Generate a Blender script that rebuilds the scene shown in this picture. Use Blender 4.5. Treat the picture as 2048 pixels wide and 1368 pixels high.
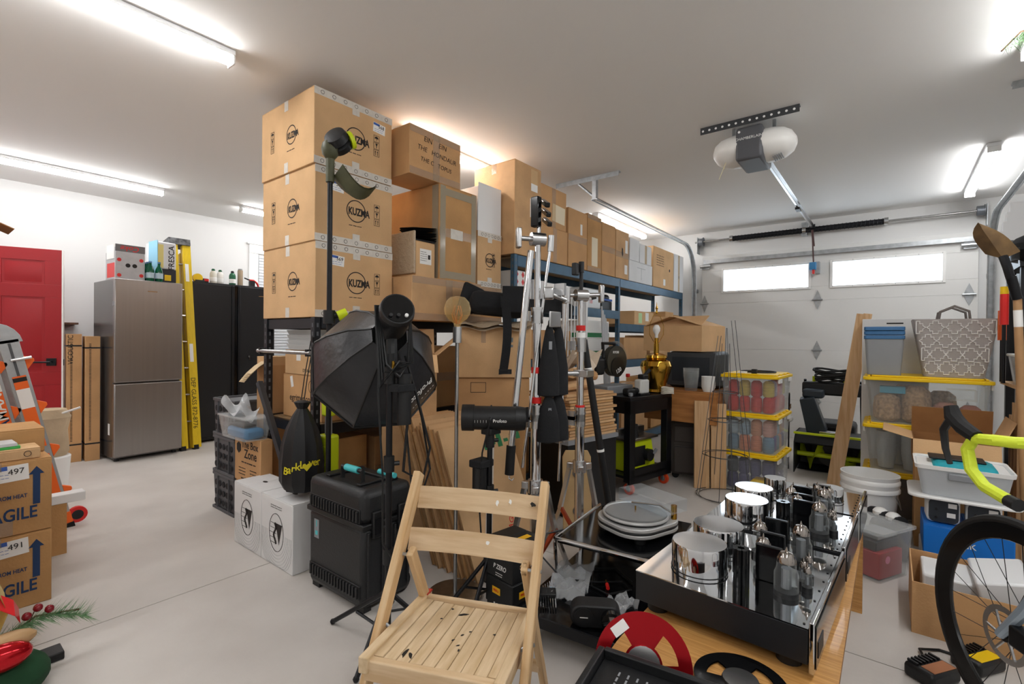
import bpy, bmesh, math, random
from mathutils import Vector, Matrix, Euler
random.seed(7)
PI = math.pi
scene = bpy.context.scene
for o in list(bpy.data.objects):
    bpy.data.objects.remove(o)
# ------------------------------------------------------------------ camera
H = 2.75                      # ceiling height
def look():
    yaw, pitch, roll = [math.radians(a) for a in (38.054, 0.351, 0.524)]
    f = Vector((math.cos(yaw)*math.cos(pitch), math.sin(yaw)*math.cos(pitch), -math.sin(pitch)))
    r = Vector((math.sin(yaw), -math.cos(yaw), 0)); u = r.cross(f)
    c, s = math.cos(roll), math.sin(roll)
    r, u = c*r + s*u, -s*r + c*u
    return Matrix(((r.x, u.x, -f.x), (r.y, u.y, -f.y), (r.z, u.z, -f.z)))
cam_data = bpy.data.cameras.new('camera')
cam_data.lens = 17.034; cam_data.sensor_width = 36; cam_data.clip_start = 0.05
cam = bpy.data.objects.new('camera', cam_data)
scene.collection.objects.link(cam)
cam.matrix_world = Matrix.Translation((0, 0, 1.22)) @ look().to_4x4()
scene.camera = cam
# ------------------------------------------------------------------ world: overcast daylight outside
w = bpy.data.worlds.new('overcast'); scene.world = w; w.use_nodes = True
w.node_tree.nodes['Background'].inputs[0].default_value = (0.86, 0.93, 1.0, 1)
w.node_tree.nodes['Background'].inputs[1].default_value = 2.2
scene.view_settings.view_transform = 'Standard'
scene.view_settings.look = 'None'
scene.view_settings.gamma = 1
scene.view_settings.use_curve_mapping = False
scene.view_settings.exposure = 1.45
LAMP = 15.0                   # radiance of the tube light diffusers
C = scene.collection
# ------------------------------------------------------------------ materials
def lin(c):
    if isinstance(c, str):
        c = [int(c[i:i+2], 16) for i in (0, 2, 4)]
    return tuple((v/255/12.92 if v/255 <= .04045 else ((v/255+.055)/1.055)**2.4) for v in c) + (1,)
MATS = {}
def mat(name, col='888888', rough=.5, metal=0, var=0, scale=8, bump=0, bscale=60, col2=None, stretch=(1,1,1), spec=.5,
        trans=0, emit=0, alpha=1, coat=0, wave=0, detail=4, ior=1.45):
    if name in MATS: return MATS[name]
    m = bpy.data.materials.new(name); m.use_nodes = True; MATS[name] = m
    nt = m.node_tree; N = nt.nodes; Lk = nt.links.new
    p = N['Principled BSDF']
    p.inputs['Base Color'].default_value = lin(col); p.inputs['Roughness'].default_value = rough
    p.inputs['Metallic'].default_value = metal; p.inputs['Specular IOR Level'].default_value = spec
    p.inputs['IOR'].default_value = ior
    if trans: p.inputs['Transmission Weight'].default_value = trans
    if alpha < 1: p.inputs['Alpha'].default_value = alpha
    if coat: p.inputs['Coat Weight'].default_value = coat
    if emit:
        p.inputs['Emission Color'].default_value = lin(col); p.inputs['Emission Strength'].default_value = emit
    if var or bump or wave:
        tc = N.new('ShaderNodeTexCoord'); mp = N.new('ShaderNodeMapping')
        mp.inputs['Scale'].default_value = stretch; Lk(tc.outputs['Object'], mp.inputs['Vector'])
    if var:
        if wave:
            n = N.new('ShaderNodeTexWave'); n.inputs['Scale'].default_value = scale
            n.inputs['Distortion'].default_value = wave; n.inputs['Detail'].default_value = 3
            n.inputs['Detail Scale'].default_value = 1.2
        else:
            n = N.new('ShaderNodeTexNoise'); n.inputs['Scale'].default_value = scale; n.inputs['Detail'].default_value = detail
        Lk(mp.outputs[0], n.inputs['Vector'])
        mx = N.new('ShaderNodeMix'); mx.data_type = 'RGBA'
        a = lin(col); b = lin(col2) if col2 else tuple(max(0, v*(1-var)) for v in a[:3]) + (1,)
        mx.inputs[6].default_value = a; mx.inputs[7].default_value = b
        rp = N.new('ShaderNodeValToRGB'); rp.color_ramp.elements[0].position = .35; rp.color_ramp.elements[1].position = .68
        Lk(n.outputs['Fac'], rp.inputs[0]); Lk(rp.outputs[0], mx.inputs[0]); Lk(mx.outputs[2], p.inputs['Base Color'])
    if bump:
        n2 = N.new('ShaderNodeTexNoise'); n2.inputs['Scale'].default_value = bscale; n2.inputs['Detail'].default_value = 3
        Lk(mp.outputs[0], n2.inputs['Vector'])
        b_ = N.new('ShaderNodeBump'); b_.inputs['Strength'].default_value = bump; b_.inputs['Distance'].default_value = .01
        Lk(n2.outputs['Fac'], b_.inputs['Height']); Lk(b_.outputs[0], p.inputs['Normal'])
    return m
def clear(name, col='ffffff', f=.25, rough=.08):
    """thin clear plastic or glass: see-through with a glossy film"""
    if name in MATS: return MATS[name]
    m = bpy.data.materials.new(name); m.use_nodes = True; MATS[name] = m
    nt = m.node_tree; N = nt.nodes; Lk = nt.links.new
    N.remove(N['Principled BSDF']); out = N['Material Output']
    t = N.new('ShaderNodeBsdfTransparent'); t.inputs[0].default_value = lin(col)
    p = N.new('ShaderNodeBsdfPrincipled'); p.inputs['Base Color'].default_value = lin(col); p.inputs['Roughness'].default_value = rough
    lw = N.new('ShaderNodeLayerWeight'); lw.inputs[0].default_value = .5
    pw = N.new('ShaderNodeMath'); pw.operation = 'POWER'; pw.inputs[1].default_value = 4; Lk(lw.outputs['Facing'], pw.inputs[0])
    ad = N.new('ShaderNodeMath'); ad.operation = 'MULTIPLY_ADD'; ad.inputs[1].default_value = .5; ad.inputs[2].default_value = f; ad.use_clamp = True
    Lk(pw.outputs[0], ad.inputs[0]); mx = N.new('ShaderNodeMixShader')
    Lk(ad.outputs[0], mx.inputs[0]); Lk(t.outputs[0], mx.inputs[1]); Lk(p.outputs[0], mx.inputs[2]); Lk(mx.outputs[0], out.inputs[0])
    return m
KR = [mat('kraft_a', 'dcb384', .85, var=.14, scale=5, bump=.12, bscale=120), mat('kraft_b', 'cfa170', .85, var=.16, scale=4, bump=.12, bscale=120),
      mat('kraft_c', 'd6ab7c', .8, var=.2, scale=6, bump=.15, bscale=90), mat('kraft_d', 'c79863', .85, var=.18, scale=5, bump=.15, bscale=90)]
KIN = mat('kraft_inside', '9a6c40', .9, var=.15, scale=6, bump=.1)
EDGE = mat('corrugated_edge', 'a27c52', .9, var=.35, scale=160, stretch=(1, 1, .2))
TAPE = clear('packing_tape', 'f3e9d8', .2, .15)
TAPEW = mat('printed_white_tape', 'dcd6cc', .35, var=.12, scale=30)
INK = mat('black_ink', '241f1d', .7); NAVY = mat('navy_ink', '1f3a63', .7); PAPER = mat('white_paper', 'f2f1ee', .7)
LBLUE = mat('label_blue', '3d62b4', .6); RED = mat('red_plastic', 'd6231f', .4); GREEN = mat('green_ink', '1f7a45', .6)
BLACK = mat('black_plastic', '17181a', .45, bump=.05, bscale=200); BLACKG = mat('black_gloss', '0c0d0f', .12)
BLKM = mat('black_metal', '15161a', .4, metal=.3); BLKF = mat('black_fabric', '1a1b1e', .85, bump=.25, bscale=250, var=.3, scale=12)
CHR = mat('chrome', 'd9dadc', .07, metal=1); STEEL = mat('brushed_steel', 'b4b4b3', .3, metal=1, var=.2, scale=30, stretch=(1, 1, .05))
GALV = mat('galvanised_steel', 'b9bdc0', .38, metal=.85, var=.25, scale=20); CAST = mat('cast_aluminium', 'c8c9ca', .25, metal=1)
WHT = mat('white_plastic', 'eeeeec', .4); WHTM = mat('white_enamel', 'e9eaeb', .3); GREYP = mat('grey_plastic', '8b8e92', .5)
YEL = mat('yellow_plastic', 'f4ca10', .4); LIME = mat('lime_plastic', 'cfdf1c', .4); ORG = mat('orange_plastic', 'f0661c', .45)
WOOD = mat('pale_wood', 'dec4a0', .6, var=.3, scale=6, stretch=(.8, 9, 9), col2='c9a981', bump=.05, detail=6)
PINE = mat('pine_board', 'd9b48a', .65, var=.4, scale=6, stretch=(9, 9, .6), col2='c49a6c', detail=6)
RUB = mat('black_rubber', '131314', .75); BRASS = mat('polished_brass', 'c89a3c', .16, metal=1, var=.25, scale=10)
CLR = clear('clear_plastic', 'fafbfb', .07, .12); GLASS = clear('clear_glass', 'f8fcff', .03, .02)
# ------------------------------------------------------------------ mesh builder
class MB:
    def __init__(s): s.v = []; s.f = []
    def add(s, vs, fs, M=None):
        k = len(s.v)
        s.v += [tuple(M @ Vector(p)) if M is not None else tuple(p) for p in vs]
        s.f += [tuple(i+k for i in f) for f in fs]; return s
    def box(s, x0, x1, y0, y1, z0, z1, M=None):
        return s.add([(x0,y0,z0),(x1,y0,z0),(x1,y1,z0),(x0,y1,z0),(x0,y0,z1),(x1,y0,z1),(x1,y1,z1),(x0,y1,z1)],
                     [(3,2,1,0),(4,5,6,7),(0,1,5,4),(1,2,6,5),(2,3,7,6),(3,0,4,7)], M)
    def cb(s, c, d, M=None):
        return s.box(c[0]-d[0]/2, c[0]+d[0]/2, c[1]-d[1]/2, c[1]+d[1]/2, c[2]-d[2]/2, c[2]+d[2]/2, M)
    def frustum(s, z0, w0, d0, z1, w1, d1, M=None):
        a, b, c, e = w0/2, d0/2, w1/2, d1/2
        return s.add([(-a,-b,z0),(a,-b,z0),(a,b,z0),(-a,b,z0),(-c,-e,z1),(c,-e,z1),(c,e,z1),(-c,e,z1)],
                     [(3,2,1,0),(4,5,6,7),(0,1,5,4),(1,2,6,5),(2,3,7,6),(3,0,4,7)], M)
    def tub(s, z0, w0, d0, z1, w1, d1, t=.003, M=None, r=0):
        """open container with a bottom and four thin walls"""
        o0 = rrect(w0, d0, r); o1 = rrect(w1, d1, r); i0 = rrect(w0-2*t, d0-2*t, r); i1 = rrect(w1-2*t, d1-2*t, r); n = len(o0)
        vs = [(x,y,z0) for x,y in o0]+[(x,y,z1) for x,y in o1]+[(x,y,z1) for x,y in i1]+[(x,y,z0+t) for x,y in i0]
        fs = [tuple(range(n-1,-1,-1)), tuple(range(3*n,4*n))]
        for k in range(3):
            for i in range(n):
                j = (i+1) % n; fs.append((k*n+i, k*n+j, (k+1)*n+j, (k+1)*n+i))
        return s.add(vs, fs, M)
    def cyl(s, p0, p1, r0, r1=None, n=12, caps=True):
        p0 = Vector(p0); p1 = Vector(p1); r1 = r0 if r1 is None else r1
        z = (p1-p0).normalized(); x = z.orthogonal().normalized(); y = z.cross(x)
        ring = [(math.cos(2*PI*i/n), math.sin(2*PI*i/n)) for i in range(n)]
        vs = [p0 + r0*(c*x+q*y) for c, q in ring] + [p1 + r1*(c*x+q*y) for c, q in ring]
        fs = [(i, (i+1) % n, n+(i+1) % n, n+i) for i in range(n)]
        if caps: fs += [tuple(range(n-1, -1, -1)), tuple(range(n, 2*n))]
        return s.add(vs, fs)
    def tube(s, pts, r, n=6, closed=False):
        P = [Vector(p) for p in pts]; m = len(P); rr = r if isinstance(r, (list, tuple)) else [r]*m
        up = None; vs = []
        for i in range(m):
            a = P[(i-1) % m] if (closed or i) else P[i]; b = P[(i+1) % m] if (closed or i < m-1) else P[i]
            t = (b-a); t = t.normalized() if t.length > 1e-9 else Vector((0,0,1))
            up = t.orthogonal().normalized() if up is None else (up - t*up.dot(t))
            up = up.normalized() if up.length > 1e-6 else t.orthogonal().normalized()
            q = t.cross(up)
            vs += [P[i] + rr[i]*(math.cos(2*PI*k/n)*up + math.sin(2*PI*k/n)*q) for k in range(n)]
        fs = []
        for i in range(m if closed else m-1):
            j = (i+1) % m
            fs += [(i*n+k, i*n+(k+1) % n, j*n+(k+1) % n, j*n+k) for k in range(n)]
        if not closed: fs += [tuple(range(n-1, -1, -1)), tuple(range((m-1)*n, m*n))]
        return s.add(vs, fs)
    def lathe(s, prof, n=20, M=None, wob=0, lobes=0):
        vs = []; fs = []
        for r, z in prof:
            for i in range(n):
                a = 2*PI*i/n; k = r*(1+wob*abs(math.cos(lobes*a/2))) if lobes else r
                vs.append((k*math.cos(a), k*math.sin(a), z))
        m = len(prof)
        for j in range(m-1):
            fs += [(j*n+i, j*n+(i+1) % n, (j+1)*n+(i+1) % n, (j+1)*n+i) for i in range(n)]
        fs += [tuple(range(n-1, -1, -1)), tuple(range((m-1)*n, m*n))]
        return s.add(vs, fs, M)
    def prism(s, poly, z0, z1, M=None):
        n = len(poly)
        return s.add([(x,y,z0) for x,y in poly]+[(x,y,z1) for x,y in poly],
                     [tuple(range(n-1,-1,-1)), tuple(range(n,2*n))]+[(i,(i+1) % n,n+(i+1) % n,n+i) for i in range(n)], M)
    def ball(s, c, r, n=12, sc=(1,1,1)):
        m = n//2; pr = [(max(1e-4, r*math.sin(PI*j/m)), -r*math.cos(PI*j/m)) for j in range(m+1)]
        return s.lathe(pr, n, Matrix.Translation(c) @ Matrix.Diagonal((*sc, 1)))
    def sheet(s, rows, t=0):
        """rows of points -> surface; t gives it thickness along z"""
        m, n = len(rows), len(rows[0]); vs = [p for r in rows for p in r]
        fs = [(i*n+j, i*n+j+1, (i+1)*n+j+1, (i+1)*n+j) for i in range(m-1) for j in range(n-1)]
        s.add(vs, fs)
        if t: s.add([(p[0], p[1], p[2]-t) for p in vs], [tuple(reversed(f)) for f in fs])
        return s
    def build(s, name, m, parent=None, bevel=0, M=None, ang=35, sub=0, flat=False):
        me = bpy.data.meshes.new(name); me.from_pydata(s.v, [], s.f); me.update()
        bm = bmesh.new(); bm.from_mesh(me); bmesh.ops.recalc_face_normals(bm, faces=bm.faces); bm.to_mesh(me); bm.free()
        if not flat:
            me.polygons.foreach_set('use_smooth', [True]*len(me.polygons)); me.set_sharp_from_angle(angle=math.radians(ang))
        o = bpy.data.objects.new(name, me); C.objects.link(o); me.materials.append(m)
        if parent is not None: o.parent = parent
        if M is not None: o.matrix_local = M
        if bevel:
            b = o.modifiers.new('bevel', 'BEVEL'); b.width = bevel; b.segments = 2; b.limit_method = 'ANGLE'; b.angle_limit = .7
        if sub:
            q = o.modifiers.new('sub', 'SUBSURF'); q.levels = sub; q.render_levels = sub
        return o
def rrect(w, d, r=0, k=3):
    a, b = w/2, d/2
    if r <= 0: return [(-a,-b),(a,-b),(a,b),(-a,b)]
    out = []
    for cx, cy, a0 in ((a-r,-b+r,-PI/2),(a-r,b-r,0),(-a+r,b-r,PI/2),(-a+r,-b+r,PI)):
        out += [(cx+r*math.cos(a0+PI/2*i/k), cy+r*math.sin(a0+PI/2*i/k)) for i in range(k+1)]
    return out
def T(x=0, y=0, z=0): return Matrix.Translation((x, y, z))
def R(a, ax='Z'): return Matrix.Rotation(math.radians(a), 4, ax)
def tag(o, label, cat, group=None):
    o['label'] = label; o['category'] = cat
    if group: o['group'] = group
    return o
def thing(name, label, cat, loc=(0,0,0), rz=0, group=None):
    o = bpy.data.objects.new(name, None); C.objects.link(o); o.empty_display_size = .05
    o.location = loc; o.rotation_euler = (0, 0, math.radians(rz)); return tag(o, label, cat, group)
def struct(o): o['kind'] = 'structure'; return o
def kids(o): return [c for c in bpy.data.objects if c.parent == o]
def dup(root, loc, rz=0, label=None, group=None):
    r = root.copy(); C.objects.link(r); r.location = loc; r.rotation_euler = (0, 0, math.radians(rz))
    if label: r['label'] = label
    if group: r['group'] = group
    for ch in kids(root):
        c = ch.copy(); C.objects.link(c); c.parent = r
        for g in kids(ch):
            d = g.copy(); C.objects.link(d); d.parent = c
    return r
def bx(name, m, parent, x0, x1, y0, y1, z0, z1, bevel=0, M=None):
    return MB().box(x0, x1, y0, y1, z0, z1).build(name, m, parent, bevel, M)
def cy(name, m, parent, p0, p1, r, r1=None, n=12, M=None):
    return MB().cyl(p0, p1, r, r1, n).build(name, m, parent, 0, M)
_TX = {}
def text(s, size, m, parent, M, bold=0, name='lettering', shear=0, sx=1):
    k = (s, size, bold, m.name, shear, sx)
    if k not in _TX:
        cu = bpy.data.curves.new('t', 'FONT'); cu.body = s; cu.size = size; cu.align_x = 'CENTER'; cu.align_y = 'CENTER'
        cu.extrude = .0004; cu.offset = bold*size; cu.shear = shear; cu.resolution_u = 3
        o = bpy.data.objects.new('t', cu); C.objects.link(o); bpy.context.view_layer.update()
        me = bpy.data.meshes.new_from_object(o.evaluated_get(bpy.context.evaluated_depsgraph_get()))
        bpy.data.objects.remove(o); bpy.data.curves.remove(cu); me.materials.clear(); me.materials.append(m)
        if sx != 1: me.transform(Matrix.Diagonal((sx, 1, 1, 1)))
        _TX[k] = me
    o = bpy.data.objects.new(name, _TX[k]); C.objects.link(o); o.parent = parent; o.matrix_local = M
    return o
def FM(face, dims, u=0, v=0, off=.0008, rot=0):
    """matrix of a point on a carton face: u to the right, v up, from the face centre"""
    w_, d_, h_ = dims
    if face == 'F': m = T(u, -d_/2-off, h_/2+v) @ R(90, 'X')
    elif face == 'L': m = T(-w_/2-off, -u, h_/2+v) @ R(-90) @ R(90, 'X')
    elif face == 'R': m = T(w_/2+off, u, h_/2+v) @ R(90) @ R(90, 'X')
    else: m = T(u, v, h_+off)
    return m @ R(rot)
def sticker(t, dims, face, u, v, a, b, m, name='label', off=.0006, rot=0):
    return MB().box(-a/2, a/2, -b/2, b/2, -.0004, .0004).build(name, m, t, 0, FM(face, dims, u, v, off, rot))
def carton(label, x0, x1, y0, y1, z0, z1, m=0, rz=0, group=None, tape='T', name='cardboard_box', cat='box', mm=None):
    """closed carton: body, two top flaps with a seam, tape; returns (thing, dims)"""
    w_, d_, h_ = x1-x0, y1-y0, z1-z0
    t = thing(name, label, cat, ((x0+x1)/2, (y0+y1)/2, z0), rz, group)
    km = mm or KR[m]; dims = (w_, d_, h_); e = .004
    bx('body', km, t, -w_/2, w_/2, -d_/2, d_/2, 0, h_-e, .004)
    for s in (-1, 1):
        y_ = (-d_/2, -.001) if s < 0 else (.001, d_/2)
        bx('flap', km, t, -w_/2+.001, w_/2-.001, y_[0]+.001, y_[1]-.001, h_-e, h_, .0015)
    if 'T' in tape: sticker(t, dims, 'T', 0, 0, w_*.99, .055, TAPE, 'tape')
    if 'L' in tape: sticker(t, dims, 'L', 0, h_/2-.04, .05, .08, TAPE, 'tape')
    if 'F' in tape: sticker(t, dims, 'F', 0, 0, w_*.99, .06, TAPE, 'tape')
    if 'V' in tape: sticker(t, dims, 'F', 0, 0, .06, h_*.98, TAPE, 'tape', .0012)
    if 'E' in tape:
        sticker(t, dims, 'F', 0, h_/2-.025, w_*.99, .045, TAPE, 'tape', .001); sticker(t, dims, 'F', 0, -h_/2+.025, w_*.99, .045, TAPE, 'tape', .001)
    return t, dims
def lines(t, dims, face, u, v, w_, n, gap, m=INK, th=.004, seed=1, rot=0):
    """a block of printed lines too small to read, as one print"""
    rnd = random.Random(seed); b = MB()
    for i in range(n):
        x = -w_/2
        while x < w_/2 - .01:
            l = rnd.uniform(.012, .04)*w_/.12; l = min(l, w_/2-x)
            b.box(x, x+l*.8, -i*gap-th/2, -i*gap+th/2, -.0003, .0003); x += l
    return b.build('printed_lines', m, t, 0, FM(face, dims, u, v, .0009, rot))
# ================================================================== THE ROOM
X0, X1, Y0, Y1 = -2.6, 7.1, -2.1, 6.9
CONC = mat('concrete', 'cfcac4', .5, var=.5, scale=1.6, col2='beb8b2', bump=.06, bscale=40, detail=8)
WALLP = mat('white_wall_paint', 'dededd', .7, bump=.03, bscale=150); CEIL = mat('ceiling_paint', 'f0efed', .8, bump=.03, bscale=150)
TRIM = mat('trim_paint', 'f3f3f1', .45)
fl = struct(MB().box(X0, X1, Y0, Y1, -.1, -.012).build('floor', mat('joint_dirt', '5e554b', .9)))
for a, b in ((X0, 2.316), (2.321, X1)):
    for c, d in ((Y0, 2.626), (2.631, Y1)):
        bx('floor_slab', CONC, fl, a, b, c, d, -.012, 0)
struct(bx('ceiling', CEIL, None, X0, X1, Y0, Y1, H, H+.1))
struct(bx('wall_left', WALLP, None, X0, X1, Y1, Y1+.12, 0, H))
struct(bx('wall_right', WALLP, None, X0, X1, Y0-.12, Y0, 0, H))
struct(bx('wall_front', WALLP, None, X0-.12, X0, Y0, Y1, 0, H))
DY0, DY1, DZ = -.66, 2.06, 2.385      # garage opening
struct(MB().box(X1, X1+.14, Y0, DY0, 0, H).box(X1, X1+.14, DY1, Y1, 0, H).box(X1, X1+.14, DY0, DY1, DZ, H).build('wall_back', WALLP))
def beam(x, y0, y1, x2, name, n):
    return struct(MB().box(x, x2, y0, y1, 0, .09).build(name, TRIM, bevel=.003))
# ---- sectional garage door
gd = struct(thing('door_1', 'white sectional garage door with two long windows', 'garage door', (7.045, .7, 0)))
del gd['category']
DP = mat('garage_door_paint', 'e2e2e0', .55, bump=.12, bscale=180)
zs = [0.001, .48, 1.115, 1.738, 2.40]; hw = 1.415
WIN = ((.125, 1.125), (-1.13, -.13))
for i in range(4):
    b = MB()
    if i < 3: b.box(0, .05, -hw, hw, zs[i], zs[i+1]-.0005)
    else:
        za, zb = 1.905, 2.19
        b.box(0, .05, -hw, hw, zs[3], za).box(0, .05, -hw, hw, zb, zs[4])
        b.box(0, .05, -hw, -1.13, za, zb).box(0, .05, -.13, .125, za, zb).box(0, .05, 1.125, hw, za, zb)
    b.build('door_panel', DP, gd, .003)
for a, c in WIN:
    b = MB(); za, zb = 1.905, 2.19; q = .028
    b.box(-.012, 0, a-q, c+q, zb, zb+q).box(-.012, 0, a-q, c+q, za-q, za).box(-.012, 0, a-q, a, za, zb).box(-.012, 0, c, c+q, za, zb)
    fr = b.build('window_frame', TRIM, gd, .002)
    bx('window_pane', GLASS, gd, .02, .026, a, c, za, zb)
    sc = MB()
    for k in range(6):
        y = a+(c-a)*k/5
        for z in (za-q/2, zb+q/2): sc.cyl((-.015, y, z), (-.011, y, z), .004, n=6)
    sc.build('screws', GREYP, fr)['kind'] = 'stuff'
def hinge(y, z):
    b = MB().prism([(-.045,0),(-.028,.05),(0,.12),(.028,.05),(.045,0),(.028,-.05),(0,-.12),(-.028,-.05)], 0, .004, T(-.006, y, z) @ R(90, 'Y') @ R(90))
    o = b.build('hinge', GALV, gd)
    MB().cyl((-.014, y-.055, z), (-.014, y+.055, z), .011, n=8).build('hinge_pin', GALV, o)
for z in (.48, 1.115, 1.738):
    for y in (.025, -1.345, 1.375): hinge(y, z)
for y in (-1.345, 1.36):
    MB().box(-.03, 0, y-.05, y+.05, 2.22, 2.29).cyl((-.035, y-.07, 2.26), (-.035, y+.07, 2.26), .025, n=10).build('top_roller_bracket', GALV, gd)
MB().box(-.035, 0, -hw+.03, hw-.03, 2.31, 2.325).box(-.045, -.035, -hw+.03, hw-.03, 2.295, 2.345).build('strut', GALV, gd)
MB().box(-.1, 0, 0, .04, 2.06, 2.2).build('operator_bracket', GALV, gd)
# ---- torsion spring assembly over the door
ts = thing('torsion_spring', 'black torsion spring on a steel tube above the garage door', 'spring', (7.0, .7, 2.606))
cy('tube', STEEL, ts, (0, -1.46, 0), (0, 1.5, 0), .013)
SPR = mat('spring_black', '1b1d22', .5, metal=.4)
for a, b in ((.19, 1.0), (-.62, .15)):
    k = MB().cyl((0, a, 0), (0, b, 0), .033, n=14); n = 26
    sp = k.build('spring_coil', SPR, ts)
    MB().tube([(.036*math.cos(i*.9), a+(b-a)*i/140, .036*math.sin(i*.9)) for i in range(141)], .004, 4).build('coil_marks', SPR, sp)
for y in (-.64, .17, 1.02): cy('winding_cone', CAST, ts, (0, y-.02, 0), (0, y+.02, 0), .043)
for y in (-1.42, 1.42): MB().cyl((0, y-.03, 0), (0, y+.03, 0), .05, n=18).cyl((0, y-.034, 0), (0, y-.028, 0), .062, n=18).build('cable_drum', mat('drum_grey', '7c8188', .45, metal=.6), ts)
MB().box(-.005, .095, .14, .2, -.06, .1).build('anchor_plate', GALV, ts)
for y in (-1.47, 1.47): bx('end_plate', GALV, ts, -.02, .098, y-.003, y+.003, -.16, .07)
# ---- tracks
def track(label, y, x_end):
    t = thing('door_track', label, 'track', (0, y, 0), 0, 'garage door tracks')
    path = [(6.985, 0, .02), (6.965, 0, 2.1)] + [(6.96-.4*(1-math.cos(a)), 0, 2.12+.4*math.sin(a)) for a in [PI/2*i/8 for i in range(9)]] + [(x_end, 0, 2.53)]
    b = MB()
    for off in (-.025, .025):
        b.tube([(p[0], off, p[2]) for p in path], .007, 5)
    V = []
    for i, p in enumerate(path):
        q = path[min(i+1, len(path)-1)]; o_ = path[max(i-1, 0)]
        dx, dz = q[0]-o_[0], q[2]-o_[2]; l = math.hypot(dx, dz); nx, nz = dz/l, -dx/l
        V.append([(p[0]+nx*.016, -.025, p[2]+nz*.016), (p[0]+nx*.016, .025, p[2]+nz*.016)])
    b.sheet(V).build('rail', GALV, t)
    bk = MB().box(x_end, x_end+.04, -.02, .02, 2.53, H-.002).build('hanger_strap', GALV, t)
    s = 1 if y > 0 else -1
    a_, c_ = (-.25, .42) if y > 0 else (-.42, .26)
    h = MB().box(x_end, x_end+.04, a_, c_, H-.012, H-.001).box(x_end-.004, x_end, a_, c_, H-.045, H-.001).build('ceiling_angle', GALV, t)
    MB().cyl((x_end+.02, .2*s, H-.02), (x_end+.02, 0, 2.55), .012, n=5).build('brace', GALV, t)
    bx('jamb_bracket', GALV, t, 6.985, 7.098, -.02, .02, 1.0, 1.05); bx('jamb_bracket', GALV, t, 6.985, 7.098, -.02, .02, 1.9, 1.95)
    return t
track('curved steel garage door track above the blue shelf boxes', 2.2, 4.03)
track('steel garage door track running to the ceiling at the right edge', -.80, 4.03)
# ---- opener
op = thing('garage_door_opener', 'white and grey garage door opener hanging from the ceiling', 'door opener', (3.75, .78, 2.49), 0)
WG = mat('lens_white', 'eceae6', .35)
for s in (-1, 1):
    b = MB(); M_ = []
    prof = [(0, .13), (.06, .127), (.12, .112), (.165, .08), (.19, .03)]
    rows = []
    for y, r in prof:
        rows.append([(r*1.25*math.cos(a), s*(.075+y), .09+r*math.sin(a)*.85) for a in [2*PI*i/16 for i in range(17)]])
    b.sheet(rows); b.add([rows[-1][i] for i in range(16)], [tuple(range(16))]); b.build('light_lens', WG, op)
GREY = mat('opener_grey', '55565a', .45)
bx('motor_housing', GREY, op, -.165, .165, -.085, .085, -.03, .2, .02)
text('CHAMBERLAIN', .026, WHT, op, T(-.1665, 0, .115) @ R(-90) @ R(90, 'X'))
MB().cyl((-.1655, .06, .165), (-.168, .06, .165), .008).build('button', WHT, op)
b = MB()
for k in range(5): b.box(-.09, .02, -.14-k*.012, -.134-k*.012, -.0235+.0035*k, -.019+.0035*k)
b.build('vent_slots', GREYP, op)['kind'] = 'stuff'
MB().box(.15, 3.2, -.008, .008, .12, .15).box(.15, 3.2, -.025, .025, .15, .155).build('rail', CAST, op)
bx('trolley', BLKM, op, 2.0, 2.12, -.02, .02, .095, .12)
bx('header_bracket', BLKM, op, 3.19, 3.22, -.03, .03, .12, .17)
MB().cyl((3.2, 0, .1), (3.19, -.02, -.30), .008).cyl((3.2, 0, .1), (3.19, -.02, -.1), .013).build('door_arm', mat('arm_maroon', '4b2b2a', .5), op)
bx('lock_box', mat('box_blue', '3f87bd', .4), op, 3.15, 3.24, -.05, .02, -.39, -.30, .005)
cy('release_knob', RED, op, (3.18, -.02, -.44), (3.18, -.02, -.39), .015)
for y in (-.13, .13):
    MB().box(-.02, .0, y-.01, y+.01, .18, H-2.49-.003).build('hanger_strap', GALV, op)
b = MB().box(-.16, -.12, -.3, .32, H-2.49-.008, H-2.49-.001).box(-.164, -.16, -.3, .32, H-2.49-.05, H-2.49-.001)
pa = b.build('ceiling_angle', mat('dark_angle', '4d4f52', .4, metal=.6), op)
hl = MB()
for k in range(14): hl.cyl((-.1655, -.27+k*.044, .233), (-.1645, -.27+k*.044, .233), .008, n=8)
hl.build('angle_holes', WHT, pa)['kind'] = 'stuff'
cy('pull_cord', mat('cord_yellow', 'e4d9a0', .6), op, (-.1, .16, .0), (-.12, .2, -.12), .0015, n=4)
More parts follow.
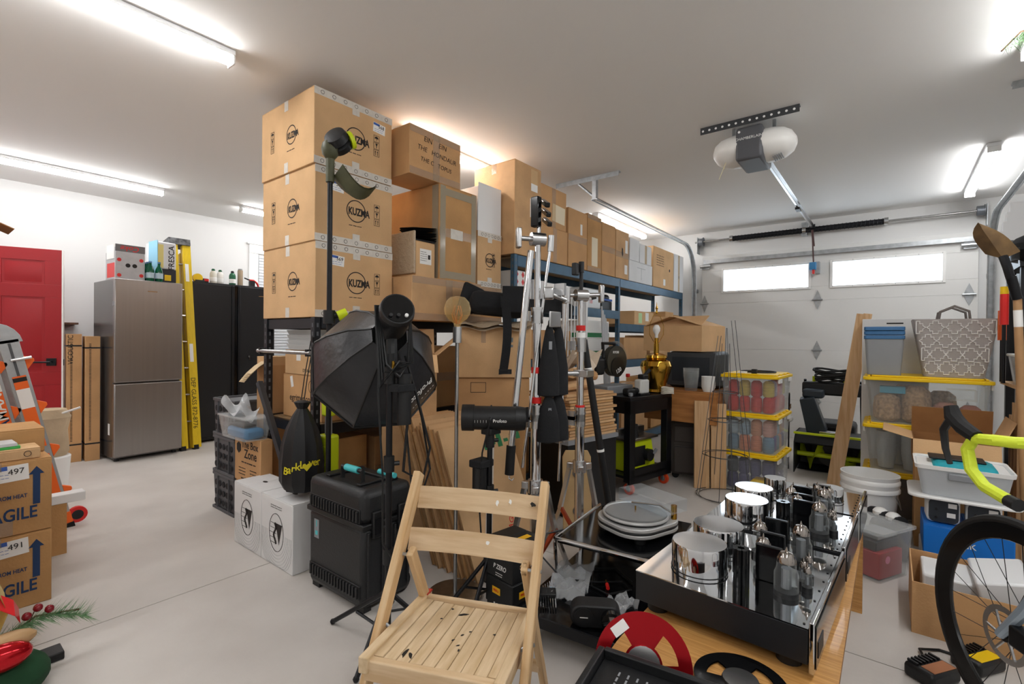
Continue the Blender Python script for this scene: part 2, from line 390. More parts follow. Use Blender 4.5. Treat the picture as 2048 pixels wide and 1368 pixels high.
# ---- ceiling tube lights
LED = mat('led_diffuser', 'ffffff', .5, emit=LAMP)
def tube_light(label, xa, xb, y):
    t = thing('ceiling_light', label, 'ceiling light', ((xa+xb)/2, y, H), 0, 'linear ceiling lights')
    l = (xb-xa)/2
    bx('housing', WHTM, t, -l, l, -.042, .042, -.03, -.001, .004)
    b = MB(); rows = []
    for i in range(9):
        a = PI*i/8; rows.append([(-l+.012, .036*math.cos(a), -.03-.042*math.sin(a)), (l-.012, .036*math.cos(a), -.03-.042*math.sin(a))])
    b.sheet(rows).build('diffuser', LED, t)
    for s in (-1, 1): bx('end_cap', WHT, t, s*l-.012 if s > 0 else -l, l if s > 0 else -l+.012, -.04, .04, -.074, -.03, .004)
    return t
for lab, a, b_, y in (('bright linear ceiling light at the top left corner of the view', -.35, 1.13, 2.82), ('long linear ceiling light above the red door', .26, 1.74, 6.0),
    ('linear ceiling light above the black cabinet', 2.5, 3.98, 6.0), ('linear ceiling light behind the handwritten carton', 2.25, 3.29, 2.84),
    ('linear ceiling light beside the curved door track', 5.2, 6.67, 2.82), ('linear ceiling light near the right end of the garage door', 5.15, 6.63, -.6),
    ('linear ceiling light over the far left corner', 4.8, 6.28, 6.0), ('linear ceiling light over the bicycle side', .3, 1.78, -.55), ('linear ceiling light behind the viewer', -1.9, -.42, -.6), ('linear ceiling light behind the ladder', -1.9, -.42, 6.0), ('linear ceiling light over the viewer', -2.3, -.82, 2.82), ('linear ceiling light over the tube amplifiers', 2.13, 3.6, -.55)):
    tube_light(lab, a, b_, y)
# ---- window on the left wall
wn = struct(thing('window_1', 'white cased window with blinds', 'window', (3.55, 6.9, 0))); del wn['category']
MB().box(-.57, .57, -.03, 0, 2.36, 2.48).box(-.6, .6, -.045, 0, 2.48, 2.5).box(-.57, -.45, -.025, 0, .95, 2.36).box(.45, .57, -.025, 0, .95, 2.36).box(-.6, .6, -.06, 0, .9, .95).build('casing', TRIM, wn, .003)
for k in range(34):
    bx('blind_slat', mat('blind_white', 'e3e8ee', .5), wn, -.44, .44, -.02, -.004, .97+k*.0405, .97+k*.0405+.034)
# ---- red panel door standing open against the left wall
d = struct(thing('door_2', 'red six panel door', 'door', (.115, 6.52, .01), -21)); del d['category']
REDP = mat('red_door_paint', 'a01820', .35, bump=.03, bscale=120)
DW, DH = .93, 2.01
b = MB().box(0, DW, .006, .034, 0, DH)
cols = [(.12, .43), (.52, .81)]; rowz = [(.2, .74), (.86, 1.56), (1.68, 1.9)]
b.box(0, DW, 0, .006, 0, .2).box(0, DW, 0, .006, .74, .86).box(0, DW, 0, .006, 1.56, 1.68).box(0, DW, 0, .006, 1.9, DH)
for a, c in rowz: b.box(0, .12, 0, .006, a, c).box(.43, .52, 0, .006, a, c).box(.81, DW, 0, .006, a, c)
b.build('door_leaf', REDP, d, .002)
for a, c in cols:
    for z0, z1 in rowz:
        w_, h_ = c-a-.03, z1-z0-.03
        MB().frustum(0, w_, h_, .008, w_-.07, h_-.07, T((a+c)/2, .007, (z0+z1)/2) @ R(90, 'X')).build('raised_panel', REDP, d)
bx('door_edge', TRIM, d, DW, DW+.012, -.001, .036, 0, DH)
h = bx('rose', BLKM, d, DW-.105, DW-.035, -.012, 0, .92, .99, .002)
MB().cyl((DW-.07, -.012, .955), (DW-.07, -.05, .955), .01).tube([(DW-.07, -.05, .955), (DW-.12, -.053, .955), (DW-.2, -.05, .955)], .008).build('lever', BLKM, h)
bx('latch_plate', BLKM, d, DW+.012, DW+.014, .006, .03, .92, .98)
struct(bx('baseboard_left', TRIM, None, 1.3, X1-.02, Y1-.015, Y1-.001, 0.001, .1, .003))
bx('wood_shelf', mat('dark_wood', '6d4a36', .6, var=.3, wave=4, scale=3), None, 1.02, 1.2, 6.72, 6.898, 1.33, 1.35)
tag(bpy.data.objects['wood_shelf'], 'small dark wooden shelf on the wall beside the red door', 'shelf')
# ================================================================== LEFT SIDE
SS = mat('fridge_steel', '9a9694', .33, metal=.9, var=.05, scale=40, stretch=(1, 1, .02))
SSD = mat('fridge_side', '6f6d6c', .25, metal=.7)
f = thing('refrigerator', 'tall brushed steel refrigerator beside the yellow ladder', 'refrigerator', (1.567, 6.165, 0), 2)
bx('cabinet', SSD, f, -.28, .28, -.29, .33, .03, 1.765, .006)
fd = bx('door', SS, f, -.285, .285, -.345, -.292, .765, 1.767, .01)
bx('hinge', GREYP, fd, -.287, -.27, -.34, -.29, 1.5, 1.545, .004)
bx('badge', CHR, fd, -.02, .06, -.3462, -.3448, 1.656, 1.664)
bx('freezer_door', SS, f, -.285, .285, -.345, -.292, .05, .755, .01)
for x in (-.24, .24):
    for y in (-.25, .28): cy('foot', BLACK, f, (x, y, 0), (x, y, .035), .02)
bx('rating_sticker', PAPER, f, -.2808, -.2798, -.2, -.15, .25, .36)
# ---- things on the fridge
FZ = 1.766
g = thing('soda_carton', 'silver and red cola can carton lying on the refrigerator', 'carton', (1.43, 6.02, FZ), 4)
SIL = mat('carton_silver', 'b9b9bc', .4, metal=.2, var=.1, scale=20)
bx('body', SIL, g, -.12, .12, -.12, .14, .001, .27, .003)
bx('top_band', mat('carton_grey', '6f6c6d', .5), g, -.1205, .1205, -.1206, -.119, .27, .34)
bx('rear_flap', SIL, g, -.12, .12, .1, .102, .27, .34)
bx('side_flap', PAPER, g, -.124, -.12, -.1, .1, .2, .335)
bx('side_stripe', RED, g, -.1206, -.1202, -.1, .1, .02, .16)
for x in (-.02, .035):
    cy('handle_hole', INK, g, (x, -.1205, .14), (x, -.1216, .14), .02, n=14)
text('Coke', .07, RED, g, T(0, -.1213, .305) @ R(90, 'X') @ R(180), .01, shear=.3)
for x, z in ((.09, .2), (.09, .05), (-.09, .19), (-.09, .04)): cy('can_print', RED, g, (x, -.1203, z), (x, -.121, z), .018, n=12)
PEL = mat('bottle_green', '0f6b4a', .1, trans=.35); PLB = mat('bottle_label', 'bcd3df', .5)
def bottle(x, y, lab):
    t = thing('water_bottle', lab, 'bottle', (x, y, FZ), 0, 'green water bottles on the refrigerator')
    MB().lathe([(.03, 0), (.034, .01), (.034, .11), (.028, .135), (.014, .165), (.012, .19)], 14).build('glass', PEL, t)
    MB().cyl((0, 0, .035), (0, 0, .09), .0347, n=14).build('label', PLB, t)
    cy('cap', mat('cap_blue', '5d87b4', .4), t, (0, 0, .19), (0, 0, .205), .0145)
for (x, y), l in zip(((1.6, 5.9), (1.675, 5.9), (1.6, 5.97), (1.6, 6.04)), ('front left green water bottle touching the silver soda carton', 'front right green water bottle touching the pale blue soda pack', 'green water bottle just behind the front left one', 'rearmost green water bottle on the refrigerator')):
    bottle(x, y, l)
g = thing('soda_pack', 'pale blue and white soda can pack on the refrigerator', 'carton', (1.735, 6.1, FZ), 6)
bx('body', mat('pack_white', 'e6e7ea', .45), g, -.07, .1, -.14, .14, .15, .43, .012)
bx('base_band', mat('pack_navy', '23242f', .45), g, -.07, .1, -.14, .14, .001, .15, .006)
bx('blue_panel', mat('pack_blue', '8fc6df', .45), g, -.075, -.0705, -.14, .06, .1, .44); bx('yellow_panel', mat('pack_yellow', 'e8d98a', .5), g, -.0702, -.02, -.1412, -.1402, .16, .4)
text('FRESCA', .075, INK, g, T(.055, -.1415, .27) @ R(90, 'X') @ R(90), .01)
bx('yellow_print', YEL, g, -.01, .05, -.1412, -.1402, .03, .09)
# ---- flat packed cartons beside the fridge
for i, (x, rz, hh, lab, s) in enumerate(((1.08, -6, 1.23, 'tall flat cardboard pack with vertical black lettering next to the red door', 'VICOUSTIC'), (1.205, -4, 1.21, 'second tall flat cardboard pack wedged against the refrigerator side', ''))):
    t = thing('flat_carton', lab, 'box', (x, 6.26-.05*i, 0), rz, 'tall flat packs')
    bx('body', KR[1], t, -.055, .055, -.1, .1, 0, hh, .003)
    for z in (.16, hh-.12): bx('strap', BLACK, t, -.0562, .0562, -.1012, .1012, z, z+.014)
    b = MB()
    for k in range(70): b.box(-.028, -.012, -.1009, -.1003, .2+k*.0135, .206+k*.0135)
    b.build('hatched_print', INK, t)['kind'] = 'stuff'
    if s: text(s, .055, INK, t, T(-.025, -.1012, 1.08) @ R(90, 'X') @ R(90))
# ---- yellow fibreglass step ladder, folded upright
FG = mat('fibreglass_yellow', 'e8c51c', .45, var=.15, scale=25, stretch=(4, 4, .4))
t = thing('step_ladder', 'folded yellow fibreglass step ladder between refrigerator and black cabinet', 'ladder', (1.955, 5.89, 0), 0)
lean = R(-9, 'X')
def lp(b, n, m): return b.build(n, m, t, .003, lean)
for y0 in (0, .085):
    for x, wd in ((-.04, .03), (.075, .04)):
        lp(MB().box(x-wd, x+wd, y0, y0+.07, .02, 2.28-y0), 'side_rail', FG)
for k in range(7): lp(MB().box(-.06, .07, .012, .06, .3+k*.29, .315+k*.29), 'step', CAST)
for x in (-.055, .065): lp(MB().box(x-.024, x+.024, -.002, .075, 0, .05), 'foot', RUB)
lp(MB().prism([(-.1, -.02), (.11, -.02), (.11, .17), (-.1, .17)], 2.26, 2.33), 'top_cap', mat('cap_black', '2e2f31', .6, var=.6, scale=20, col2='77787a'))
lp(MB().box(-.08, -.074, -.006, .1, 1.35, 1.36).box(-.083, -.078, -.004, .004, 1.0, 1.4), 'spreader_bar', GALV)
lp(MB().box(.05, .085, -.0012, -.0002, 1.85, 2.05), 'warning_label', PAPER); lp(MB().box(.05, .085, -.0012, -.0002, .95, 1.15), 'safety_label', PAPER)
text('DEP GLASS 872-8776', .062, mat('stencil', '4a4416', .7), t, lean @ T(.066, -.0013, .5) @ R(90, 'X') @ R(-90), .004)
# ---- black steel cabinet
CB = mat('cabinet_black', '1d1e21', .4, metal=.2, bump=.03, bscale=300)
t = thing('steel_cabinet', 'tall black two door steel cabinet behind the shelving', 'cabinet', (2.53, 6.5, 0), 0)
bx('body', CB, t, -.46, .46, -.3, .28, .02, 1.84, .004); CT = (2.53, 6.5)
for s in (-1, 1):
    a, b_ = (-.457, -.05) if s < 0 else (.05, .457)
    dr = bx('door', CB, t, a, b_, -.325, -.302, .06, 1.82, .004)
    bx('door_lip', BLKM, dr, *((-.05, -.02) if s < 0 else (.02, .05)), -.335, -.302, .06, 1.82, .006)
bx('centre_post', BLACKG, t, -.018, .018, -.318, -.302, .06, 1.82)
for x in (-.43, .43):
    for y in (-.26, .24): bx('foot', BLACK, t, x-.02, x+.02, y-.02, y+.02, 0, .02)
MB().cyl((.15, -.325, .98), (.15, -.34, .98), .014).box(.145, .155, -.347, -.34, .94, .985).build('lock', CHR, t)
bx('badge', CHR, t, .26, .34, -.3262, -.3248, 1.716, 1.724)
CZ = 1.84
def canister(x, y, m, lab, top=BLACK):
    t = thing('gas_cylinder', lab, 'gas cylinder', (x, y, CZ), 0, 'gas cylinders on the cabinet')
    MB().lathe([(.034, 0), (.037, .006), (.037, .12), (.028, .145), (.016, .155)], 16).build('body', m, t)
    MB().cyl((0, 0, .155), (0, 0, .18), .014).cyl((0, 0, .16), (0, 0, .17), .02).build('valve_cap', top, t)
    MB().cyl((0, 0, .03), (0, 0, .08), .0374, n=16).build('label_band', PAPER, t)
GB = mat('canister_green', '155a3a', .35)
canister(2.34, 6.34, mat('canister_cream', 'd9d5c8', .4), 'cream gas cylinder with dark cap on the black cabinet', GB)
canister(2.43, 6.38, mat('canister_white', 'e3e0da', .4), 'second pale gas cylinder beside the cream one on the black cabinet', GB)
canister(2.56, 6.36, GB, 'green gas cylinder on the right cabinet door side')
t = thing('tan_canister', 'tan cylindrical tin beside the green gas cylinder', 'tin', (2.65, 6.36, CZ)); MB().lathe([(.03, 0), (.03, .19), (.027, .2), (.001, .2)], 16).build('tin', mat('tan_tin', '9c8a72', .5), t); cy('lid', GREYP, t, (0, 0, .2), (0, 0, .215), .024)
t = thing('torch_handle', 'red curved tool handle on the cabinet', 'tool', (2.76, 6.36, CZ)); MB().tube([(0, 0, .09), (.05, 0, .09), (.09, 0, .06), (.11, 0, .015)], .012, 8).build('grip', RED, t); cy('nozzle', BLACK, t, (0, 0, .09), (-.06, 0, .11), .008)
bx('stand', BLACK, t, .0, .06, -.02, .02, 0, .08)
t = thing('tape_measure', 'yellow and black tape tool at the left cabinet corner', 'tool', (2.16, 6.3, CZ)); MB().cyl((0, -.02, .05), (0, .02, .05), .05, n=18).build('case', YEL, t); bx('grip', BLACK, t, -.03, .07, -.025, .025, 0, .03, .006)
t = thing('clamp_tool', 'small black and red hand tool on the cabinet', 'tool', (2.25, 6.33, CZ)); bx('body', BLACK, t, -.03, .035, -.02, .03, 0, .055, .01); bx('trigger', RED, t, -.02, .03, -.03, -.02, .02, .05, .004)
# ---- folded multi position ladder
t = thing('folding_ladder', 'silver and orange folding ladder with orange stickers leaning before the red door', 'ladder', (.70, 4.1, 0), 0)
AL = mat('ladder_aluminium', 'b3b6b8', .35, metal=.8, var=.15, scale=15); ORL = mat('ladder_orange', 'f26a1e', .45)
ln = R(-12, 'Y')
def lp(b, n, m, bev=.002, par=None): return b.build(n, m, par or t, bev, ln)
for s, x in ((0, -.03), (1, -.145)):
    for y in (0, .42):
        r = lp(MB().box(x-.045, x+.045, y, y+.03, .05, 1.22), 'rail', AL)
        lp(MB().box(x-.006, x+.006, y-.004, y, .05, 1.2), 'rail_groove', mat('groove', '5a5d60', .5, metal=.6), 0)
        lp(MB().box(x-.047, x+.047, y-.003, y+.034, 0, .1), 'foot', ORL if s == 0 else RED)
        lp(MB().box(x-.05, x+.05, y-.006, y+.037, -.004, .03), 'foot_pad', RUB)
    for k in range(4): lp(MB().box(x+.02, x+.055, .03, .42, .22+k*.28, .245+k*.28), 'rung', ORL)
    for k in range(4): lp(MB().prism([(x+.045, .19+k*.28), (x+.085, .235+k*.28), (x+.085, .25+k*.28), (x+.045, .275+k*.28)], -.03, -.0, R(90, 'X')), 'rung_end', ORL)
    lp(MB().box(x-.03, x+.03, -.0046, -.0032, .55, 1.0), 'orange_sticker', ORL, 0)
lp(MB().box(-.06, .0, -.0046, -.0032, .12, .5), 'orange_sticker', ORL, 0)
lp(MB().box(-.06, 0, -.0052, -.0047, .8, .92), 'white_sticker', PAPER, 0); lp(MB().box(-.175, -.115, -.0052, -.0047, .93, .97), 'white_sticker', PAPER, 0); lp(MB().box(-.06, -.0, -.0052, -.0047, .965, .99), 'warning_strip', INK, 0)
text('MEGA', .075, NAVY, t, ln @ T(-.145, -.0055, .66) @ R(90, 'X') @ R(90), .015); text('MAX', .075, PAPER, t, ln @ T(-.145, -.0055, .84) @ R(90, 'X') @ R(90), .015)
lp(MB().prism([(-.2+.11*1.05*(1+math.cos(a)), 1.2+.13*math.sin(a)) for a in [PI*i/10 for i in range(11)]], -.03, 0, R(90, 'X')), 'hinge', AL)
lp(MB().tube([(-.09+.025*math.cos(a), -.012, 1.25+.025*math.sin(a)) for a in [2*PI*i/14 for i in range(14)]], .008, 6, True), 'hinge_knob', ORL, 0)
lp(MB().cyl((-.045, -.02, 1.1), (.045, -.02, 1.1), .009), 'lock_pin', CHR, 0)
lp(MB().cyl((.045, .0, .06), (.045, .03, .06), .05, n=18), 'wheel', RED, 0); lp(MB().cyl((.045, -.002, .06), (.045, .032, .06), .03, n=14), 'wheel_hub', BLACK, 0)
# ---- fragile cartons by the left edge
def fragile(lab, z0, z1, num, top):
    t, D = carton(lab, -.08, .452, 3.04, 3.5, z0, z1, 3, tape='T' if top else '', group='fragile cartons')
    text('FRAGILE', .075, NAVY, t, FM('F', D, .115, -.075), .02, sx=.74); text('KEEP AWAY FROM HEAT', .024, NAVY, t, FM('F', D, .085, .005), .02, sx=.75)
    MB().prism([(-.012, -.1), (.012, -.1), (.012, .035), (.026, .035), (0, .07), (-.026, .035), (-.012, .035)], 0, .0006).build('arrow_print', NAVY, t, 0, FM('F', D, .215, .06))
    sticker(t, D, 'F', .115, .11, .15, .07, PAPER, rot=3); sticker(t, D, 'F', .085, .135, .075, .018, LBLUE, 'label_header', .0012, 3)
    text(num, .035, INK, t, FM('F', D, .15, .118, .0018, 3)); lines(t, D, 'F', .09, .108, .08, 2, .014, LBLUE, .002, 3)
    sticker(t, D, 'F', .09, -.13, .1, .06, TAPE, 'tape', .001); sticker(t, D, 'F', .07, .145, .07, .04, TAPE, 'tape', .0014)
    return t
fragile('lower brown FRAGILE carton labelled 491 on the floor at the left edge', 0, .33, '491', 0)
fragile('upper brown FRAGILE carton labelled 497 stacked on another', .332, .66, '497', 1)
carton('plain brown carton lying on the upper FRAGILE carton', -.02, .45, 3.2, 3.48, .662, .775, 3, tape='')
t, D = carton('flat brown box with a green book on it above the FRAGILE carton', .05, .415, 3.045, 3.19, .662, .71, 0, tape='', name='flat_box'); MB().tube([(.012*math.cos(a), .012*math.sin(a), 0) for a in [2*PI*i/12 for i in range(12)]], .0012, 4, True).build('print_mark', INK, t, 0, FM('F', D, .14, 0))
t = thing('book', 'green covered book lying on the flat brown box', 'book', (.22, 3.12, .711), 2); bx('cover', mat('book_green', '3fae55', .4), t, -.13, .13, -.06, .06, .0, .012, .001); bx('upper_cover', mat('book_grey', 'c9cdd2', .3), t, -.12, .12, -.06, .06, .0125, .026, .001)
carton('brown carton at the very left edge in front of the FRAGILE cartons', -.25, .235, 2.62, 2.98, 0, .71, 3, tape='')
t = thing('paper_bag', 'crumpled beige paper bag on a white bin behind the folding ladder', 'bag', (.72, 4.98, 0)); MB().lathe([(.1, .3), (.12, .34), (.11, .5), (.13, .6), (.1, .66), (.03, .62)], 14).build('bag', mat('bag_beige', 'cbb596', .8, bump=.6, bscale=18, var=.2), t); MB().lathe([(.09, 0), (.11, .02), (.13, .3), (.12, .31)], 16).build('bin', WHT, t); cy('stick', PAPER, t, (-.02, -.06, .6), (.16, -.12, .67), .008)
bx('white_board', WHTM, None, .42, .68, 3.62, 3.7, .28, .33, .004); tag(bpy.data.objects['white_board'], 'small white plank end resting beside the folding ladder', 'board')
bx('support', KR[3], bpy.data.objects['white_board'], .44, .6, 3.62, 3.7, 0, .28)
# ---- open box flap hanging in at the upper left
t = thing('cardboard_box', 'open cardboard box flap sticking in at the upper left edge', 'box', (.05, 3.68, 0)); bx('stack', KR[3], t, -.3, .22, -.05, .4, 0, 1.77, .004)
MB().box(0, .14, -.02, .2, 0, .004).build('flap', KIN, t, 0, T(.215, -.02, 1.83) @ R(24, 'Y')); bx('rim', KR[3], t, .2, .22, -.05, .4, 1.77, 1.84)
# ---- holiday arrangement on the floor
t = thing('holiday_arrangement', 'christmas arrangement with ribbon bow, pine sprig and red ornaments', 'decoration', (.24, 2.38, 0), 0)
GRF = mat('green_velvet', '1d4a2c', .9, var=.3, scale=14); GOLD = mat('gold_foil', 'dcc373', .35, metal=.5, bump=.4, bscale=60, var=.2)
MB().lathe([(.07, 0), (.13, .01), (.14, .06), (.11, .1), (.05, .12), (.001, .12)], 14).build('base', GRF, t, 0, T(-.02, -.02, 0), sub=1)
bx('black_foot', BLACK, t, .02, .16, .06, .14, 0, .03, .004)
NEED = mat('pine_needles', '3e6b45', .8, var=.5, col2='86a878', scale=30); rnd = random.Random(4)
b = MB()
for k in range(520):
    s = rnd.random(); p = Vector((-.04+.26*s, .03+.03*s, .15+.05*math.sin(3*s)-.02*s)); a = rnd.uniform(0, 2*PI); l = rnd.uniform(.03, .075)
    d_ = Vector((.5+.5*rnd.random(), math.cos(a)*.9, math.sin(a)*.9)).normalized()*l; n_ = d_.orthogonal().normalized()*.0011
    b.add([p-n_, p+n_, p+d_], [(0, 1, 2)])
for k in range(400):
    a = rnd.uniform(0, 2*PI); p = Vector((-.06+.1*rnd.random(), -.05+.12*rnd.random(), .12+.05*rnd.random())); d_ = Vector((math.cos(a), math.sin(a), rnd.uniform(-.3, .8))).normalized()*rnd.uniform(.03, .08); n_ = d_.orthogonal().normalized()*.0011
    b.add([p-n_, p+n_, p+d_], [(0, 1, 2)])
b.build('pine_needles', NEED, t)['kind'] = 'stuff'
MB().tube([(-.05, .03, .14), (.08, .05, .2), (.2, .06, .17)], .004, 5).build('pine_stem', mat('twig', '5c4630', .8), t)
for i, (x, y, z) in enumerate(((.05, .0, .23), (.08, .01, .245), (.11, .01, .228))): MB().ball((x, y, z), .014, 12).build('berry', mat('berry_red', '7d1520', .2), t)
MB().tube([(.06, .02, .2), (.07, .01, .235)], .002, 4).build('berry_stem', mat('twig'), t)
orn = MB().ball((-.02, -.1, .16), .05, 18, (1.5, .8, .9)).build('ornament', mat('ornament_red', 'c01722', .12, metal=.6), t)
MB().ball((.0, -.06, .19), .05, 14, (1.4, .7, .6)).build('ornament_ribbon', mat('tan_ribbon', 'b99468', .5), t)
def ribbon(pts, wv, m, n):
    wv = Vector(wv); MB().sheet([[tuple(Vector(p)-wv), tuple(Vector(p)+wv)] for p in pts], .002).build(n, m, t)
ribbon([(-.2, .02, .26), (-.08, .03, .33), (-.02, .02, .36), (.0, 0, .3), (-.03, -.01, .22)], (.0, .045, .02), GOLD, 'gold_ribbon')
ribbon([(-.2, .01, .24), (-.08, .0, .3), (-.02, -.02, .318), (.015, -.04, .29), (.03, -.02, .25)], (.0, .02, .02), mat('red_satin', 'cf1c22', .3), 'red_ribbon')
TART = mat('tartan', '17613f', .7, var=1, wave=0, scale=26, col2='7a1f26')
ribbon([(-.25, -.02, .2), (-.13, -.05, .25), (-.09, -.07, .2), (-.1, -.08, .12)], (.02, .05, .02), TART, 'tartan_ribbon')
# ================================================================== BLACK SHELVING AND THE KUZMA STACK
SB = mat('shelf_black', '1b1d22', .4, metal=.3)
def post(t, x, y, h, m, w=.04):
    b = MB().box(x-w/2, x+w/2, y-.002, y+.002, 0, h).box(x-w/2, x-w/2+.004, y, y+w, 0, h) if 0 else MB().box(x-w/2, x+w/2, y-w/2, y+w/2, 0, h)
    o = b.build('post', m, t, .002); k = MB()
    for i in range(int(h/.05)):
        z = .04+i*.05
        k.box(x-.006, x+.006, y-w/2-.0006, y-w/2+.0002, z-.012, z+.012).box(x-w/2-.0006, x-w/2+.0002, y-.006, y+.006, z-.012, z+.012)
    k.build('slots', mat('slot_dark', '5a5d62', .6), o)['kind'] = 'stuff'
sh = thing('steel_shelving', 'black steel shelving unit under the tall carton stack', 'shelving', (0, 0, 0))
for x in (1.50, 2.94):
    for y in (2.61, 3.18): post(sh, x, y, 1.335, SB)
for z in (.12, .68, 1.30):
    for y in (2.595, 3.195): bx('beam', SB, sh, 1.52, 2.92, y-.012, y+.012, z-.03, z+.035)
    for x in (1.50, 2.94): bx('side_beam', SB, sh, x-.012, x+.012, 2.63, 3.16, z-.03, z+.03)
    bx('shelf_board', mat('particle_board', '8d7350', .8, var=.3, scale=60), sh, 1.515, 2.925, 2.605, 3.185, z+.015, z+.03)
SZ = 1.336
def kuzma(lab, x0, x1, y0, y1, z0, z1, num, sc=1, group='cartons with round logo'):
    t, D = carton(lab, x0, x1, y0, y1, z0, z1, 0, tape='', group=group)
    w_, d_, h_ = D
    for face, fw, k in (('F', w_, 1), ('L', d_, .85)):
        if face == 'L' and sc < 1: continue
        cx = 0 if face == 'F' else .06
        ring = MB(); r1 = .068*k*sc; n = 36
        ring.sheet([[(r1*math.cos(a), r1*math.sin(a), 0) for a in [2*PI*i/n for i in range(n+1)]], [((r1-.006)*math.cos(a), (r1-.006)*math.sin(a), 0) for a in [2*PI*i/n for i in range(n+1)]]])
        lg = ring.build('logo_ring', INK, t, 0, FM(face, D, cx, 0, .001))
        text('KUZMA', .062*k*sc, INK, t, FM(face, D, cx+.02*sc, -.005, .0012), .03, sx=.7)
        MB().prism([(-.018*sc, .016*sc), (.018*sc, .016*sc), (0, -.018*sc)], 0, .0008).build('logo_triangle', INK, t, 0, FM(face, D, cx+.055*sc, -.005, .0014))
        lines(t, D, face, cx-.005, -.09*sc, .09*sc, 1, .01, INK, .004, 2)
        ux = fw/2-.12*sc if face == 'F' else .06-.17
        if face == 'L': ux = -.13
        ic = MB(); q = .021*sc
        for j in range(3):
            v = .05*sc-j*2*q*1.08
            for a, b_, c_, d2 in ((-q, q, q-.002, q), (-q, q, -q, -q+.002), (-q, -q+.002, -q, q), (q-.002, q, -q, q)): ic.box(a, b_, v+c_, v+d2, 0, .0006)
            if j == 0: ic.prism([(.014*sc*math.cos(a), v+.014*sc*math.sin(a)) for a in [PI*i/8 for i in range(9)]], 0, .0006).box(-.001, .001, v-.014*sc, v, 0, .0006)
            elif j == 1: ic.prism([(-.009*sc, v+.015*sc), (.009*sc, v+.015*sc), (.002, v-.002), (.002, v-.014*sc), (-.002, v-.014*sc), (-.002, v-.002)], 0, .0006)
            else:
                for u in (-.008*sc, .008*sc): ic.box(u-.0015, u+.0015, v-.014*sc, v+.008*sc, 0, .0006).prism([(u-.005, v+.006*sc), (u+.005, v+.006*sc), (u, v+.015*sc)], 0, .0006)
        ic.build('handling_icons', INK, t, 0, FM(face, D, ux if face == 'F' else -ux-.3+.0, .0, .001))['kind'] = 'stuff'
    for v in (h_/2-.022, -h_/2+.022):
        sticker(t, D, 'F', 0, v, w_, .042, TAPEW, 'tape')
        tm = MB()
        for k in range(7): tm.tube([(-w_/2+.05+k*w_/7.3+.011*math.cos(a), .011*math.sin(a), 0) for a in [2*PI*i/8 for i in range(8)]], .0013, 4, True)
        tm.build('tape_marks', INK, t, 0, FM('F', D, 0, v, .0012))['kind'] = 'stuff'
        sticker(t, D, 'L', 0, v-.01 if v > 0 else v+.01, .045, .06, TAPEW, 'tape'); sticker(t, D, 'F', .0, v*.9, .05, .07, TAPEW, 'tape', .001)
    if num:
        u0 = .17 if num == '568' else -.13
        sticker(t, D, 'F', u0, .12, .09, .06, PAPER, rot=-4); sticker(t, D, 'F', u0-.02, .142, .045, .014, LBLUE, 'label_header', .0012, -4); text(num, .03, INK, t, FM('F', D, u0+.015, .13, .0018, -4)); lines(t, D, 'F', u0, .112, .07, 2, .012, LBLUE, .002, 5)
    return t
kuzma('bottom ring logo carton of the tall stack, labelled 569', 1.48, 2.02, 2.585, 3.21, SZ, SZ+.436, '569')
kuzma('middle ring logo carton of the tall stack', 1.475, 2.015, 2.585, 3.21, SZ+.438, SZ+.872, '566')
kuzma('topmost ring logo carton almost touching the ceiling, labelled 568', 1.465, 2.005, 2.58, 3.21, SZ+.874, SZ+1.31, '568')
# ---- pile right of the stack
carton('wide tan carton on the black shelving under the taped carton', 2.03, 2.69, 2.40, 3.1, SZ, 1.622, 2, tape='TEV')
carton('brown carton on the shelving end behind the black bag', 2.70, 2.955, 2.42, 2.95, SZ, 1.61, 3, tape='TE')
t, D = carton('brown carton wrapped in silvery tape standing on the tan carton', 2.29, 2.665, 2.43, 2.95, 1.624, 2.279, 3, tape='TF')
SILT = clear('shiny_tape', 'd8cdb6', .45, .12)
for u in (-.155, .155): sticker(t, D, 'F', u, 0, .05, .64, SILT, 'tape', .0014)
for v in (-.29, .28): sticker(t, D, 'F', 0, v, .36, .05, SILT, 'tape', .0016)
sticker(t, D, 'L', .22, 0, .06, .64, SILT, 'tape', .0014); sticker(t, D, 'F', -.02, .0, .12, .07, TAPEW, 'tape', .0018)
t, D = carton('old carton with handwriting lying on the silvery taped carton', 2.035, 2.50, 2.44, 2.73, 2.281, 2.60, 1, tape='TEV')
for s, u, v, z in (('EIN    EIN', -.01, .09, .05), ('THE   HONDAUR', .01, .02, .046), ('THE C   TOPUS', .0, -.05, .042)): text(s, z, INK, t, FM('F', D, u, v, .0016, -3), -.008, shear=.1)
t, D = carton('small carton with bubble wrap on its side before the taped carton', 2.105, 2.27, 2.45, 2.72, 1.624, 1.86, 0, tape='', name='small_carton')
sticker(t, D, 'F', 0, .02, .1, .1, PAPER); lines(t, D, 'F', -.015, .05, .06, 5, .014, INK, .003, 8); sticker(t, D, 'F', .03, .02, .02, .03, INK, 'barcode', .001)
BUB = mat('bubble_wrap', 'b9a58c', .25, bump=1, bscale=45); bx('bubble_wrap', BUB, t, -.1, -.0835, -.135, .135, .02, .3, .006)
t = thing('folded_cloth', 'folded black cloth lying on the small bubble wrapped carton', 'cloth', (2.19, 2.55, 1.861), -8)
for k in range(3):
    MB().sheet([[(-.08+.19*i/6, -.1+.2*j/4, .015+k*.035+.03*math.sin(i*.8+k)*(j/4)+.02*(i/6)) for j in range(5)] for i in range(7)], .014).build('fold', BLKF, t, sub=1)
bx('bottom_layer', BLKF, t, -.07, .09, -.1, .1, 0, .012, .004)
kuzma('smaller ring logo carton wedged between taped carton and blue shelving', 2.68, 2.955, 2.43, 2.80, 1.612, 2.03, None, .78)
